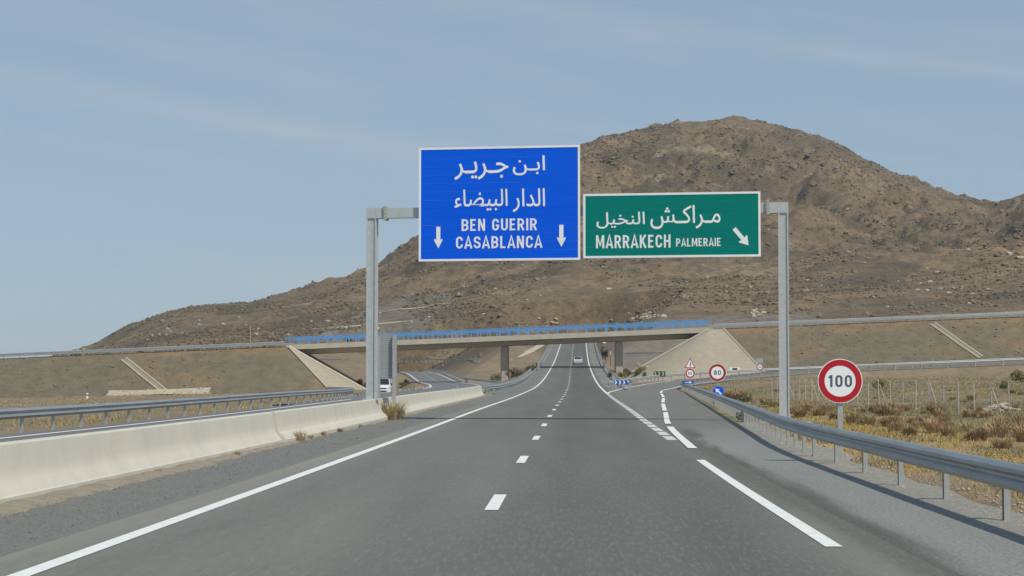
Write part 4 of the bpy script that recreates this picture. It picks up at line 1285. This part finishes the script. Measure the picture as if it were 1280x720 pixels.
MB().box(-.36, .36, -.057, -.052, c.z - g - .17, c.z - g + .17).build('dark_bar', 'sign_black', root)
for s in (-.5, .5): MB().box(s - .04, s + .04, -.028, .03, -.3, c.z - g + .2).build('post', 'galv_post', root)

# large sign seen from behind, standing in the median
def back_sign():
    Y = 72.5
    a = at(463, 418, Y); b = at(496, 473.5, Y)
    bx_ = at(492.8, 480, Y).x; gz_ = float(MAIN_Z(Y))
    root = empty('median_sign', (bx_, Y, gz_), label='tall grey ribbed sign seen from behind, on a post in the median', cat='road sign')
    w0, w1, z0, z1 = a.x - bx_, b.x - bx_, b.z - gz_, a.z - gz_
    n = 24
    for k in range(n):
        q0 = z0 + (z1 - z0) * k / n; q1 = z0 + (z1 - z0) * (k + 1) / n
        MB().prism([(.0, q0 + .002), (.06, q0 + .002), (.06, q1 - .002), (.0, q1 - .002), (-.012, q1 - .012), (.0, q1 - .03)], w0, w1, 'x').build('rib', 'sign_back', root)
    MB().bbox(-.07, .07, -.17, -.032, -.1, z1 - .05, .01).build('post', 'galv_post', root)
    xo = w0 + (at(474, 450, Y).x - a.x)
    MB().bbox(xo - .05, xo + .05, -.13, -.032, .78, z1 - .05, .01).build('post', 'galv_post', root)
back_sign()

# small white marker at the foot of the embankment, and a slender pole on the hill
h_ = hit(109, 503.5, 200, 330)
root = empty('marker_post', h_, label='small white marker post at the foot of the left embankment', cat='marker')
MB().prism([(-.10, -.06), (.10, -.06), (.10, .06), (-.10, .06)], -.2, .75).build('post', 'sign_white', root)
MB().box(-.101, .101, -.064, .064, .45, .58).build('band', 'sign_black', root)
h_ = at(313, 418, 372); g = ground_z(h_.x, 372)
root = empty('utility_pole', (h_.x, 372, g), label='slender pale pole standing behind the overpass against the hill', cat='pole')
MB().tube([(0, 0, -.3), (0, 0, at(313, 407, 372).z - g)], [.09, .06], 8).build('shaft', 'fence_post', root)
MB().cyl((0, 0), .12, at(313, 408, 372).z - g, at(313, 407, 372).z - g + .02, 8).build('cap', 'fence_post', root)

# ------------------------------------------------------------------ field fence
def build_fence():
    pts = []
    Yf = 60.0
    while Yf < 135:
        pts.append((17.95 - .085 * (Yf - 78) * (1 if Yf < 105 else .5) - (1.1 if Yf > 105 else 0) * 1.0, Yf)); Yf += 2.35
    root = empty('field_fence', (pts[0][0], pts[0][1], ground_z(*pts[0])), label='wire fence on thin pale posts across the dry field', cat='fence')
    o = root.location
    me = MB().bbox(-.024, .024, -.024, .024, -.3, 1.46, .006).mesh('post', 'fence_post')
    st = MB().tube([(0, 0, 1.2), (.0, -.75, -.1)], .03, 5).mesh('brace', 'fence_post')
    st2 = MB().tube([(0.02, 0, 1.25), (.42, -.25, -.1)], .026, 5).mesh('brace', 'fence_post')
    tops = []
    for i, (x, y) in enumerate(pts):
        g = ground_z(x, y)
        p = obj('post', me, root, (x - o.x, y - o.y, g - o.z), 0, (1, 1, random.uniform(.94, 1.05)))
        p.rotation_euler = (random.uniform(-.02, .02), random.uniform(-.03, .03), 0)
        if i % 4 == 0: obj('brace', st2, root, (x - o.x, y - o.y, g - o.z))
        tops.append((x, y, g))
    for h in (.15, .4, .65, .9, 1.15, 1.38):
        MB().tube([(x - o.x, y - o.y, g + h - o.z) for x, y, g in tops], .006, 4).build('wire', 'wire', root)
build_fence()

# ------------------------------------------------------------------ cars
def loft_body(sections, m, name, root):
    """sections: list of (y, [(x, z), ...]) half outlines, mirrored"""
    rings = []
    for y, half in sections:
        rings.append([(x, y, z) for x, z in half] + [(-x, y, z) for x, z in half[::-1]])
    n = len(rings[0]); v = [p for r in rings for p in r]; f = []
    for i in range(len(rings) - 1):
        for j in range(n): f.append((i * n + j, i * n + (j + 1) % n, (i + 1) * n + (j + 1) % n, (i + 1) * n + j))
    f.append(tuple(range(n))); f.append(tuple(range((len(rings) - 1) * n, len(rings) * n)))
    o = MB().add(v, f).build(name, m, root, smooth_=False)
    b = o.modifiers.new('bevel', 'BEVEL'); b.width = .035; b.segments = 2; b.limit_method = 'ANGLE'; b.angle_limit = math.radians(25)
    return o
def wheel(root, x, y, r=.31, w=.19):
    t = MB().cyl((y, r), r, x - w / 2, x + w / 2, 20, 'x').build('wheel', 'tyre', root)
    MB().cyl((y, r), r * .62, x - w / 2 - .006, x + w / 2 + .006, 14, 'x').build('rim', 'rim', t)
def build_car(loc, rz, label, paint, kind):
    """front towards local -y"""
    name = 'passenger_car' if kind == 'sedan' else 'small_van'
    root = empty(name, loc, rz, label=label, cat='car' if kind == 'sedan' else 'van')
    if kind == 'sedan':
        W, low = .86, .20
        def sec(y, wt, zt, wb=W): return (y, [(wb * .96, low), (wb, .42), (wb, .66), (wt, zt)])
        loft_body([sec(-2.08, .70, .68, .76), sec(-1.95, .78, .74), sec(-.95, .82, .92), sec(-.9, .82, .93), sec(1.2, .83, .98), sec(2.0, .80, .98), sec(2.12, .76, .90, .80)], paint, 'body', root)
        cab = [(-.92, .80, .80, .92), (-.15, .80, .66, 1.38), (.4, .80, .67, 1.43), (1.15, .80, .64, 1.40), (1.85, .80, .70, .97)]
        top, base = (-.15, 1.40), None
        loft_body([(-.95, [(.80, .90), (.79, .93)]), (-.12, [(.80, .90), (.62, 1.40)]), (.45, [(.81, .90), (.63, 1.45)]), (1.15, [(.81, .90), (.61, 1.41)]), (1.88, [(.78, .90), (.72, .96)])], paint, 'cabin', root)
        MB().add([(-.66, -.88, .985), (.66, -.88, .985), (.54, -.16, 1.40), (-.54, -.16, 1.40)], [(0, 1, 2, 3)]).build('windscreen', 'car_glass', root)
        MB().add([(-.62, 1.82, 1.02), (.62, 1.82, 1.02), (.53, 1.20, 1.395), (-.53, 1.20, 1.395)], [(0, 1, 2, 3)]).build('rear_window', 'car_glass', root)
        for s in (-1, 1):
            MB().add([(s * .805, -.55, .96), (s * .81, 1.45, .97), (s * .68, .95, 1.36), (s * .68, -.02, 1.36)], [(0, 1, 2, 3)]).build('side_window', 'car_glass', root)
            MB().box(s * .80 - .13, s * .80 + .03, 2.03, 2.135, .66, .90).build('tail_light', 'lamp_red', root)
            MB().box(s * .66 - .13, s * .66 + .13, -2.09, -1.98, .56, .70).build('headlight', 'lamp_clear', root)
            MB().box(s * .95 - .09, s * .95 + .09, -.62, -.50, .92, 1.06).build('mirror', paint, root)
            wheel(root, s * .76, -1.32); wheel(root, s * .76, 1.30)
        MB().bbox(-.83, .83, 2.02, 2.20, .30, .54, .04).build('rear_bumper', paint, root)
        MB().box(-.26, .26, 2.135, 2.15, .66, .77).build('number_plate', 'plate_white', root)
        MB().bbox(-.74, .74, 2.05, 2.21, .20, .298, .03).build('lower_trim', 'plastic_black', root)
    else:
        W, low = .86, .24
        def s(y, pts): return (y, pts)
        loft_body([s(-2.02, [(.70, .26), (.74, .45), (.74, .70), (.66, .78)]), s(-1.9, [(.82, .24), (.86, .45), (.85, .78), (.74, .88)]), s(-1.15, [(.84, .24), (.87, .5), (.86, .92), (.78, 1.05)]),
                   s(-.45, [(.84, .24), (.87, .5), (.86, 1.0), (.70, 1.70)]), s(-.1, [(.84, .24), (.87, .5), (.86, 1.0), (.72, 1.80)]), s(1.9, [(.84, .24), (.87, .5), (.86, 1.0), (.74, 1.80)]), s(2.0, [(.82, .3), (.85, .5), (.84, 1.0), (.72, 1.74)])], paint, 'body', root)
        MB().add([(-.74, -1.14, 1.08), (.74, -1.14, 1.08), (.655, -.50, 1.69), (-.655, -.50, 1.69)], [(0, 1, 2, 3)]).build('windscreen', 'car_glass', root)
        ws = root.children[-1]
        for v in ws.data.vertices: v.co.y -= .03; v.co.z += .012
        for q in (-1, 1):
            MB().add([(q * .885, -.95, 1.02), (q * .885, .35, 1.02), (q * .80, .35, 1.55), (q * .80, -.52, 1.55)], [(0, 1, 2, 3)]).build('side_window', 'car_glass', root)
            MB().prism([(q * .52, .66), (q * .83, .66), (q * .83, .86), (q * .60, .84)], -2.04, -1.86, 'y').build('headlight', 'lamp_clear', root)
            MB().box(q * .96 - .09, q * .96 + .09, -1.0, -.86, 1.02, 1.22).build('mirror', 'plastic_black', root)
            wheel(root, q * .77, -1.28); wheel(root, q * .77, 1.30)
        MB().box(-.42, .42, -2.05, -1.95, .62, .74).build('grille', 'plastic_black', root)
        MB().bbox(-.84, .84, -2.12, -1.96, .26, .55, .05).build('bumper', paint, root)
        MB().box(-.45, .45, -2.13, -2.11, .30, .42).build('air_intake', 'plastic_black', root)
        MB().box(-.26, .26, -2.145, -2.125, .45, .54).build('number_plate', 'plate_white', root)
    return root
yc = 362.0
cx_ = at(722.3, 450, yc).x
slope = math.atan2(float(MAIN_Z(yc + 5) - MAIN_Z(yc - 5)), 10)
car = build_car((cx_, yc, float(MAIN_Z(yc)) + .008), 0, 'silver car seen from behind, driving away past the bridge shadow', 'car_silver', 'sedan')
car.rotation_euler = (slope, 0, 0)
d_, z_ = seg_field(np.array([-20.2]), np.array([197.]), ENTRY_S)
van = build_car((-20.25, 199.0, float(z_[0]) - .01), .10, 'small white van facing us beside the gantry post', 'car_white', 'van')

# ------------------------------------------------------------------ vegetation and rocks
def tuft_mesh(name, n, r, h, wd, m, droop=.3, seed=0, up=1.0):
    """a clump of thin tapering blades / twigs"""
    rs = np.random.default_rng(seed)
    V, F = [], []
    for i in range(n):
        a = rs.uniform(0, 2 * math.pi); rr = r * math.sqrt(rs.uniform(0, 1)) * .45
        bx, by = rr * math.cos(a), rr * math.sin(a)
        a2 = a + rs.normal(0, .6); out = r * rs.uniform(.15, 1.0); hh = h * rs.uniform(.45, 1.05) * up
        tip = np.array([bx + out * math.cos(a2), by + out * math.sin(a2), hh * (1 - droop * (out / r) ** 2)])
        mid = np.array([bx + out * .35 * math.cos(a2), by + out * .35 * math.sin(a2), hh * .62])
        w = wd * rs.uniform(.6, 1.3); s = np.array([-math.sin(a2 + rs.normal(0, .5)), math.cos(a2), 0]) * w / 2
        k = len(V)
        V += [(bx - s[0], by - s[1], -.05), (bx + s[0], by + s[1], -.05), tuple(mid + s * .8), tuple(mid - s * .8), tuple(tip)]
        F += [(k, k + 1, k + 2, k + 3), (k + 3, k + 2, k + 4)]
    return MB().add(V, F).mesh(name, m)
def leafy_mesh(name, n, r, h, ls, m, seed=0, flat=1.0):
    """leaf-sized faces through an uneven crown volume"""
    rs = np.random.default_rng(seed)
    lob = [(rs.uniform(-.5, .5) * r, rs.uniform(-.5, .5) * r, rs.uniform(.25, .75) * h, rs.uniform(.35, .6)) for _ in range(7)]
    V, F = [], []
    for i in range(n):
        lx, ly, lz, lr = lob[rs.integers(len(lob))]
        d = rs.normal(0, 1, 3); d /= np.linalg.norm(d); q = rs.uniform(.35, 1) ** .5
        c = np.array([lx, ly, lz]) + d * q * np.array([lr * r, lr * r, lr * h * .75]); c[2] = max(c[2], .03)
        a = rs.normal(0, 1, 3); a /= np.linalg.norm(a); b = np.cross(a, rs.normal(0, 1, 3)); b /= np.linalg.norm(b) + 1e-6
        s = ls * rs.uniform(.6, 1.4); k = len(V)
        V += [tuple(c - a * s), tuple(c + b * s * .45), tuple(c + a * s), tuple(c - b * s * .45)]
        F.append((k, k + 1, k + 2, k + 3))
    return MB().add(V, F).mesh(name, m)
DRY = [tuft_mesh('dry_shrub', 260, .55, .55, .022, 'shrub_dry', .45, 100 + i) for i in range(3)]
STRAW = [tuft_mesh('straw_shrub', 240, .5, .5, .02, 'shrub_straw', .5, 200 + i) for i in range(2)]
GREEN = [leafy_mesh('green_shrub', 520, .8, .9, .075, 'shrub_green', 300 + i) for i in range(3)]
WEED = [tuft_mesh('weed', 130, .28, .38, .016, 'shrub_straw', .35, 400 + i) for i in range(2)]

def plant(name, me, p, sc, label, cat, group=None):
    return obj(name, me, None, (p.x, p.y, p.z - .02), random.uniform(0, 6.28), (sc * random.uniform(.85, 1.2), sc * random.uniform(.85, 1.2), sc * random.uniform(.8, 1.15)), label=label, cat=cat, group=group)
# russet clumps in the field: photo positions of the larger ones, then fill
spots = [(1000, 521, 1.0), (1012, 514, 1.2), (1024, 519, 1.1), (1034, 514, 1.2), (1044, 524, 1.1), (1077, 516, .9), (1068, 529, 1.2), (1085, 531, 1.2), (1095, 517, 1.4), (1103, 520, 1.4), (1110, 516, 1.4),
         (1118, 519, 1.3), (1125, 514, 1.1), (1131, 513, 1.0), (1112, 533, 1.1), (1120, 538, 1.0), (1137, 544, .9), (1143, 528, .8), (1158, 528, .9), (1163, 535, 1.2), (1170, 541, 1.1), (1172, 519, 1.4), (1178, 524, 1.2),
         (1212, 521, 1.2), (1219, 519, 1.2), (1186, 545, .9), (1247, 541, 1.3), (1255, 537, 1.5), (1244, 547, 1.2), (1262, 534, 1.2), (1253, 560, .9), (1276, 534, 1.4), (1280, 546, 1.2), (1285, 552, 1.2),
         (960, 506, 1.3), (968, 508, 1.4), (955, 503, 1.1), (985, 512, 1.0), (992, 517, 1.1)]
for i, (a, b, s) in enumerate(spots):
    p = hit(a, b, 25, 240)
    s *= .80
    if i % 4 == 3: plant('straw_shrub', STRAW[i % 2], p, s, 'pale straw coloured clump among the russet scrub of the field', 'shrub', 'straw clumps in the field')
    else: plant('dry_shrub', DRY[i % 3], p, s, 'russet dry clump of scrub in the field beyond the guardrail', 'shrub', 'dry clumps in the field')
for i in range(46):
    a, b = random.uniform(925, 1290), random.uniform(488, 560)
    if b > 505 + (a - 930) * .16: continue
    p = hit(a, b, 25, 240)
    if i % 2: plant('straw_shrub', STRAW[i % 2], p, random.uniform(.45, .8), 'pale straw coloured clump among the russet scrub of the field', 'shrub', 'straw clumps in the field')
    else: plant('dry_shrub', DRY[i % 3], p, random.uniform(.5, .9), 'russet dry clump of scrub in the field beyond the guardrail', 'shrub', 'dry clumps in the field')
# green bushes
for (a, b, s, lab) in ((1276, 478, 1.4, 'wide olive bush beyond the wire fence'), (1258, 487, .9, 'smaller olive bush beside the wide one beyond the fence'),
                       (1100, 488, .9, 'low grey-green bush behind the 100 sign'), (930, 503, .8, 'small green bush right of the 80 sign behind the guardrail')):
    plant('green_bush', GREEN[random.randrange(3)], hit(a, b, 25, 245), s, lab, 'bush')
for k, (a, b, s) in enumerate(((913, 499, 1.7), (919, 499, 1.9), (908, 498, 1.3), (925, 500, 1.8), (934, 502, 1.3))):
    plant('reed_clump', DRY[k % 3] if k % 2 else STRAW[k % 2], hit(a, b, 25, 245), s, 'tall dry reed clump beside the 80 sign pole', 'shrub', 'reed clumps by the 80 sign')
p = Vector(main_pt(float(BAR(68.4)) + .52, 68.4))
plant('weed_clump', tuft_mesh('weed_clump', 420, .78, 1.05, .024, 'shrub_straw', .25, 55), p, .8, 'tall straw coloured weed clump at the foot of the barrier near the gantry', 'weed')
plant('weed_clump', tuft_mesh('weed_clump', 90, .5, .6, .02, 'shrub_green', .25, 56), p + Vector((.15, .5, 0)), 1.0, 'green weed clump among the straw one at the barrier foot', 'weed')
for k, (yv, s) in enumerate(((46.2, .85), (48.0, .5), (50.5, .45), (53.8, .5), (38, .35), (31, .3), (59, .4))):
    b = Vector(main_pt(float(BAR(yv)) + .48, yv))
    plant('weed', WEED[k % 2], b, s, 'small dry weed in the dirt along the barrier foot', 'weed', 'weeds along the barrier')
# around the bridge piers
for k, (a, b, s, y0) in enumerate(((661, 470, 1.5, 300), (652, 476, 1.1, 280), (642, 475, 1.5, 300), (617, 478, 1.3, 300), (622, 476, 1.6, 300))):
    plant('green_bush', GREEN[k % 3], hit(a, b, y0, 420), s * 1.25, 'olive bush on the median slope by the bridge pier', 'bush', 'bushes by the median pier')
for k, (a, b, s) in enumerate(((765, 472, 1.2), (776, 471.5, 1.3), (786, 470.5, 1.3), (796, 470, 1.2), (800, 466, 1.3), (806, 472, .9), (781, 465, 1.0))):
    plant('green_bush', GREEN[k % 3], hit(a, b, 200, 420), s * 1.05, 'olive bush between the right pier and the blue chevron panel', 'bush', 'bushes by the right pier')
for k, (a, b, s) in enumerate(((503, 482, 1.1), (508, 480, .9), (449, 481, 1.4), (457, 483, 1.1))):
    plant('green_bush', GREEN[(k + 1) % 3], hit(a, b, 150, 420), s, 'scrubby bush between the opposite carriageway and its slip road', 'bush', 'bushes by the slip road')
for k, (a, b, s) in enumerate(((864, 489, .5), (872, 492, .5), (880, 496, .55), (889, 501, .6), (902, 508, .6), (930, 527, .45))):
    p = hit(a, b, 25, 190)
    plant('green_weed', GREEN[k % 3], p, s, 'low green weed under the curving guardrail', 'weed', 'green weeds under the guardrail')
# young tree past the bridge
tp = at(758, 455, 384); g = ground_z(tp.x, 384)
root = empty('young_tree', (tp.x, 384, g), label='small dark green tree beside the motorway past the bridge', cat='tree')
MB().tube([(0, 0, -.2), (-.15, 0, 1.0), (-.35, 0, 2.3)], [.09, .07, .04], 6).build('trunk', 'bark', root)
cr = obj('crown', leafy_mesh('crown', 700, .85, 2.4, .13, 'shrub_pine', 9), root, (-.35, 0, .75))

# pale boulders: on the hill foot and the rubble heap in the field
def rock_mesh(name, m, seed, sub=2):
    bm = bmesh.new(); bmesh.ops.create_icosphere(bm, subdivisions=sub, radius=1.0)
    rs = np.random.default_rng(seed)
    for v in bm.verts:
        d = v.co.normalized(); k = 1 + .28 * math.sin(d.x * 3.1 + seed) * math.cos(d.y * 2.7 + seed * 2) + rs.uniform(-.12, .12)
        v.co = Vector((d.x * k, d.y * k * .9, d.z * k * .62))
    me = bpy.data.meshes.new(name); bm.to_mesh(me); bm.free(); me.materials.append(MATS[m]); return me
PALE = [rock_mesh('boulder', 'rock_pale', i + 1, 1) for i in range(3)]
def boulder(a, b, s, label, group, y0=372):
    p = hit(a, b, y0)
    obj('boulder', PALE[random.randrange(3)], None, p, random.uniform(0, 6), (s * random.uniform(.7, 1.4), s * random.uniform(.7, 1.2), s * random.uniform(.6, 1.1)), label=label, cat='boulder', group=group)
for _ in range(26): boulder(random.gauss(807, 8), random.gauss(395.5, 2.0), random.uniform(.5, 1.1), 'pale boulder in the outcrop just above the bridge railing', 'pale outcrop above the bridge')
for _ in range(5): boulder(random.gauss(826, 3), random.gauss(396, 1.0), random.uniform(.6, 1.0), 'pale boulder in the outcrop just above the bridge railing', 'pale outcrop above the bridge')
for _ in range(14): boulder(random.gauss(948, 7), random.gauss(391, 3), random.uniform(.4, .9), 'pale boulder on the hill foot behind the right gantry post', 'pale boulders behind the gantry post')
for _ in range(10): boulder(random.gauss(690, 8), random.gauss(403, 3), random.uniform(.4, .8), 'pale boulder on the slope above the middle of the bridge', 'pale boulders above the bridge middle')
for _ in range(24): boulder(random.uniform(900, 1250), random.gauss(355, 12), random.uniform(.5, 1.2), 'pale boulder scattered on the rocky lower hillside', 'boulders on the lower hillside')
for _ in range(14): boulder(random.uniform(160, 560), random.gauss(395, 12), random.uniform(.6, 1.4), 'pale boulder scattered on the low ridge beyond the overpass', 'boulders on the low ridge')
for (a, b, s) in ((605, 393, 1.6), (761, 361, 1.8), (1227, 252, 2.6), (1210, 313, 2.4), (1262, 318, 3.0), (1275, 322, 2.6), (1020, 275, 2.2), (1060, 262, 2.0)):
    boulder(a, b, s * .55, 'single large pale boulder standing out on the brown hill', 'lone pale boulders on the hill', 420)
HEAP = [rock_mesh('rubble_stone', 'rock_pale', 20 + i, 1) for i in range(3)]
for _ in range(34):
    a = random.gauss(1250, 13); b = 512 - 5 * math.exp(-((a - 1252) / 14) ** 2) * random.random() + random.uniform(0, 3)
    p = hit(a, b, 60, 200); p.z += random.uniform(0, .25) * math.exp(-((a - 1252) / 12) ** 2)
    s = random.uniform(.10, .24)
    obj('rubble_stone', HEAP[random.randrange(3)], None, p, random.uniform(0, 6), (s * 1.3, s, s), label='whitish stone in the rubble heap behind the wire fence', cat='stone', group='rubble heap in the field')
for _ in range(24):
    p = hit(random.gauss(520, 7), random.gauss(486, 2), 150, 300)
    s = random.uniform(.15, .4)
    obj('rubble_stone', HEAP[random.randrange(3)], None, p, random.uniform(0, 6), (s * 1.3, s, s * .8), label='pale stone on the nose between the opposite carriageway and its slip road', cat='stone', group='stones on the slip road nose')
for _ in range(10):
    p = hit(random.gauss(800, 6), random.gauss(458, 2.5), 250, 420)
    s = random.uniform(.3, .6)
    obj('rubble_stone', HEAP[random.randrange(3)], None, p, random.uniform(0, 6), (s * 1.3, s, s * .7), label='pale stone below the paved cone near the right pier', cat='stone', group='stones by the right pier')

# ---- uncountable ground cover, joined into single meshes
OCTA_V = np.array([(1, 0, 0), (0, 1, 0), (-1, 0, 0), (0, -1, 0), (0, 0, 1), (0, 0, -.6)], float)
OCTA_F = np.array([(0, 1, 4), (1, 2, 4), (2, 3, 4), (3, 0, 4), (1, 0, 5), (2, 1, 5), (3, 2, 5), (0, 3, 5)])
def scatter_rocks(name, X, Y, Z, S, m, **k):
    n = len(X)
    J = OCTA_V[None] * rng.uniform(.55, 1.35, (n, 6, 1)) * S[:, None, None]
    a = rng.uniform(0, 6.28, n); c, s = np.cos(a)[:, None], np.sin(a)[:, None]
    V = np.stack([J[..., 0] * c - J[..., 1] * s + X[:, None], J[..., 0] * s + J[..., 1] * c + Y[:, None], J[..., 2] * .75 + Z[:, None]], -1).reshape(-1, 3)
    F = (OCTA_F[None] + (np.arange(n) * 6)[:, None, None]).reshape(-1, 3)
    obj(name, np_mesh(name, V, F, m), **k)
def hill_points(n, y0, y1, p0, p1, pw=1.0, thr=None, seed=90):
    Y = y0 + (y1 - y0) * rng.uniform(0, 1, n) ** pw
    px = rng.uniform(p0, p1, n); X = (px - VX) / FPX * Y
    if thr is not None:
        k = fbm(X / 45, Y / 70, 4, seed, .6) + rng.normal(0, .10, n) > thr
        X, Y = X[k], Y[k]
    k = (np.abs(X - MAIN_C(Y)) > 9) & (np.abs(X - OPP_C(Y)) > 7) | (Y > 780)
    k &= ~((Y < 500) & (X > -110) & (X < 45) & (rng.random(len(X)) < .93))
    X, Y = X[k], Y[k]
    return X, Y, terrain(X, Y)
X, Y, Z = hill_points(150000, 440, 1560, 60, 1340, .9, .07)
scatter_rocks('hill_scrub', X, Y, Z, np.clip(rng.lognormal(-1.05, .45, len(X)), .2, 1.2) * (.45 + Y / 1400), 'shrub_dark', kind='stuff', label='dark scrub dotted over the brown hills', cat='scrub')
X, Y, Z = hill_points(60000, 430, 1560, 60, 1340, .9, .06, 95)
scatter_rocks('hill_rocks', X, Y, Z, np.clip(rng.lognormal(-.7, .5, len(X)), .2, 1.8) * (.5 + Y / 1400), 'rock_mid', kind='stuff', label='brown stones strewn over the hills', cat='rocks')
X, Y, Z = hill_points(3500, 430, 1500, 60, 1340, .8, .10, 99)
scatter_rocks('hill_pale_rocks', X, Y, Z, np.clip(rng.lognormal(-.6, .5, len(X)), .2, 1.8) * (.5 + Y / 1400), 'stone', kind='stuff', label='light stones strewn over the hills', cat='rocks')
# gravel
n = 16000
Y = 12 + 90 * rng.uniform(0, 1, n) ** 1.6; O = -rng.uniform(4.3, 6.0, n)
scatter_rocks('gravel', MAIN_C(Y) + O, Y, MAIN_Z(Y) + .005, rng.lognormal(-5.15, .45, n), 'stone_dark', kind='stuff', label='dark gravel beside the left edge line', cat='gravel')
i = rng.integers(0, len(GR), 9000); p = GR[i]; t = tg[i]; s = rng.uniform(-.1, .95, 9000)
k = (p[:, 1] < 66)
scatter_rocks('gravel', (p[:, 0] + t[:, 1] * s)[k], (p[:, 1] - t[:, 0] * s)[k] + rng.uniform(-.7, .7, k.sum()), (p[:, 2] - .0 - .10 * np.maximum(0, s - .9))[k], rng.lognormal(-4.05, .45, k.sum()), 'rock_pale', kind='stuff', label='pale gravel under the near guardrail', cat='gravel')
n = 5000
px = rng.uniform(-60, 1340, n); Y = rng.uniform(300, 332, n); X = (px - VX) / FPX * Y
k = (X < AB_L - 10) | (X > AB_R + 8); X, Y = X[k], Y[k]
scatter_rocks('embankment_stones', X, Y, terrain(X, Y), rng.lognormal(-1.9, .4, len(X)), 'rock_mid', kind='stuff', label='stones on the overpass embankments', cat='stones')
# grass
def grass(name, X, Y, h, w, m, **k):
    n = len(X); Z = terrain(X, Y) - .01
    a = rng.uniform(0, 6.28, n); L2 = rng.normal(0, .45, (n, 2)) * h[:, None]
    cx, cy_ = np.cos(a) * w / 2, np.sin(a) * w / 2
    V = np.stack([np.stack([X - cx, Y - cy_, Z], 1), np.stack([X + cx, Y + cy_, Z], 1), np.stack([X + L2[:, 0], Y + L2[:, 1], Z + h], 1)], 1).reshape(-1, 3)
    F = np.arange(3 * n).reshape(-1, 3)
    obj(name, np_mesh(name, V, F, m), **k)
def field_pts(n, y0, y1, thr, seed, pw=1.7):
    Y = y0 + (y1 - y0) * rng.uniform(0, 1, n) ** pw
    rx = np.interp(Y, RAIL_R_S[:, 1], RAIL_R_S[:, 0]) + .55
    X = rx + (Y * .29 + 4) * rng.uniform(0, 1, n)
    k = (fbm(X / 2.6, Y / 3.6, 3, seed) + rng.normal(0, .12, n) > thr) & (X < Y * .275 + 2) & (X > rx - .1 + .3 * rng.random(n))
    return X[k], Y[k]
X, Y = field_pts(90000, 15, 230, -.02, 111)
grass('dry_grass', X, Y, rng.uniform(.04, .16, len(X)) * (1 + .002 * Y), .012 + .00035 * Y, 'grass_straw', kind='stuff', label='short dry grass of the field', cat='grass')
X, Y = field_pts(70000, 15, 210, .03, 117)
grass('green_grass', X, Y, rng.uniform(.04, .13, len(X)) * (1 + .002 * Y), .014 + .00035 * Y, 'grass_green', kind='stuff', label='short green grass of the field', cat='grass')
X, Y = field_pts(30000, 15, 95, .08, 123)
k = X < np.interp(Y, RAIL_R_S[:, 1], RAIL_R_S[:, 0]) + 4.5
X, Y = X[k], Y[k]; Z = terrain(X, Y)
scatter_rocks('yellow_flowers', X, Y, Z + rng.uniform(.05, .22, len(X)), rng.uniform(.012, .03, len(X)), 'flower_yellow', kind='stuff', label='small yellow flowers in the grass behind the guardrail', cat='flowers')
n = 26000
Y = rng.uniform(40, 300, n); X = -17.4 - (Y * .30) * rng.uniform(0, 1, n) ** 1.2
k = (fbm(X / 4, Y / 6, 3, 131) > -.02) & (X > -Y * .34 - 3); X, Y = X[k], Y[k]
grass('dry_grass', X, Y, rng.uniform(.06, .2, len(X)), .014 + .0004 * Y, 'grass_straw', kind='stuff', label='dry grass beyond the opposite carriageway', cat='grass')

# ------------------------------------------------------------------ thin dry haze over the plain
hm = bpy.data.materials.new('haze_air'); hm.use_nodes = True
hn, hl = hm.node_tree.nodes, hm.node_tree.links
hn.clear()
ho = hn.new('ShaderNodeOutputMaterial'); hv = hn.new('ShaderNodeVolumePrincipled')
hv.inputs['Color'].default_value = (.88, .93, 1.0, 1)
hv.inputs['Density'].default_value = HAZE
hv.inputs['Anisotropy'].default_value = .2
hl.new(hv.outputs['Volume'], ho.inputs['Volume'])
MATS['haze_air'] = hm
MB().box(-6500, 6500, -400, 3000, -12, 330).build('haze', 'haze_air', None, kind='stuff', label='thin pale haze over the plain', cat='haze')
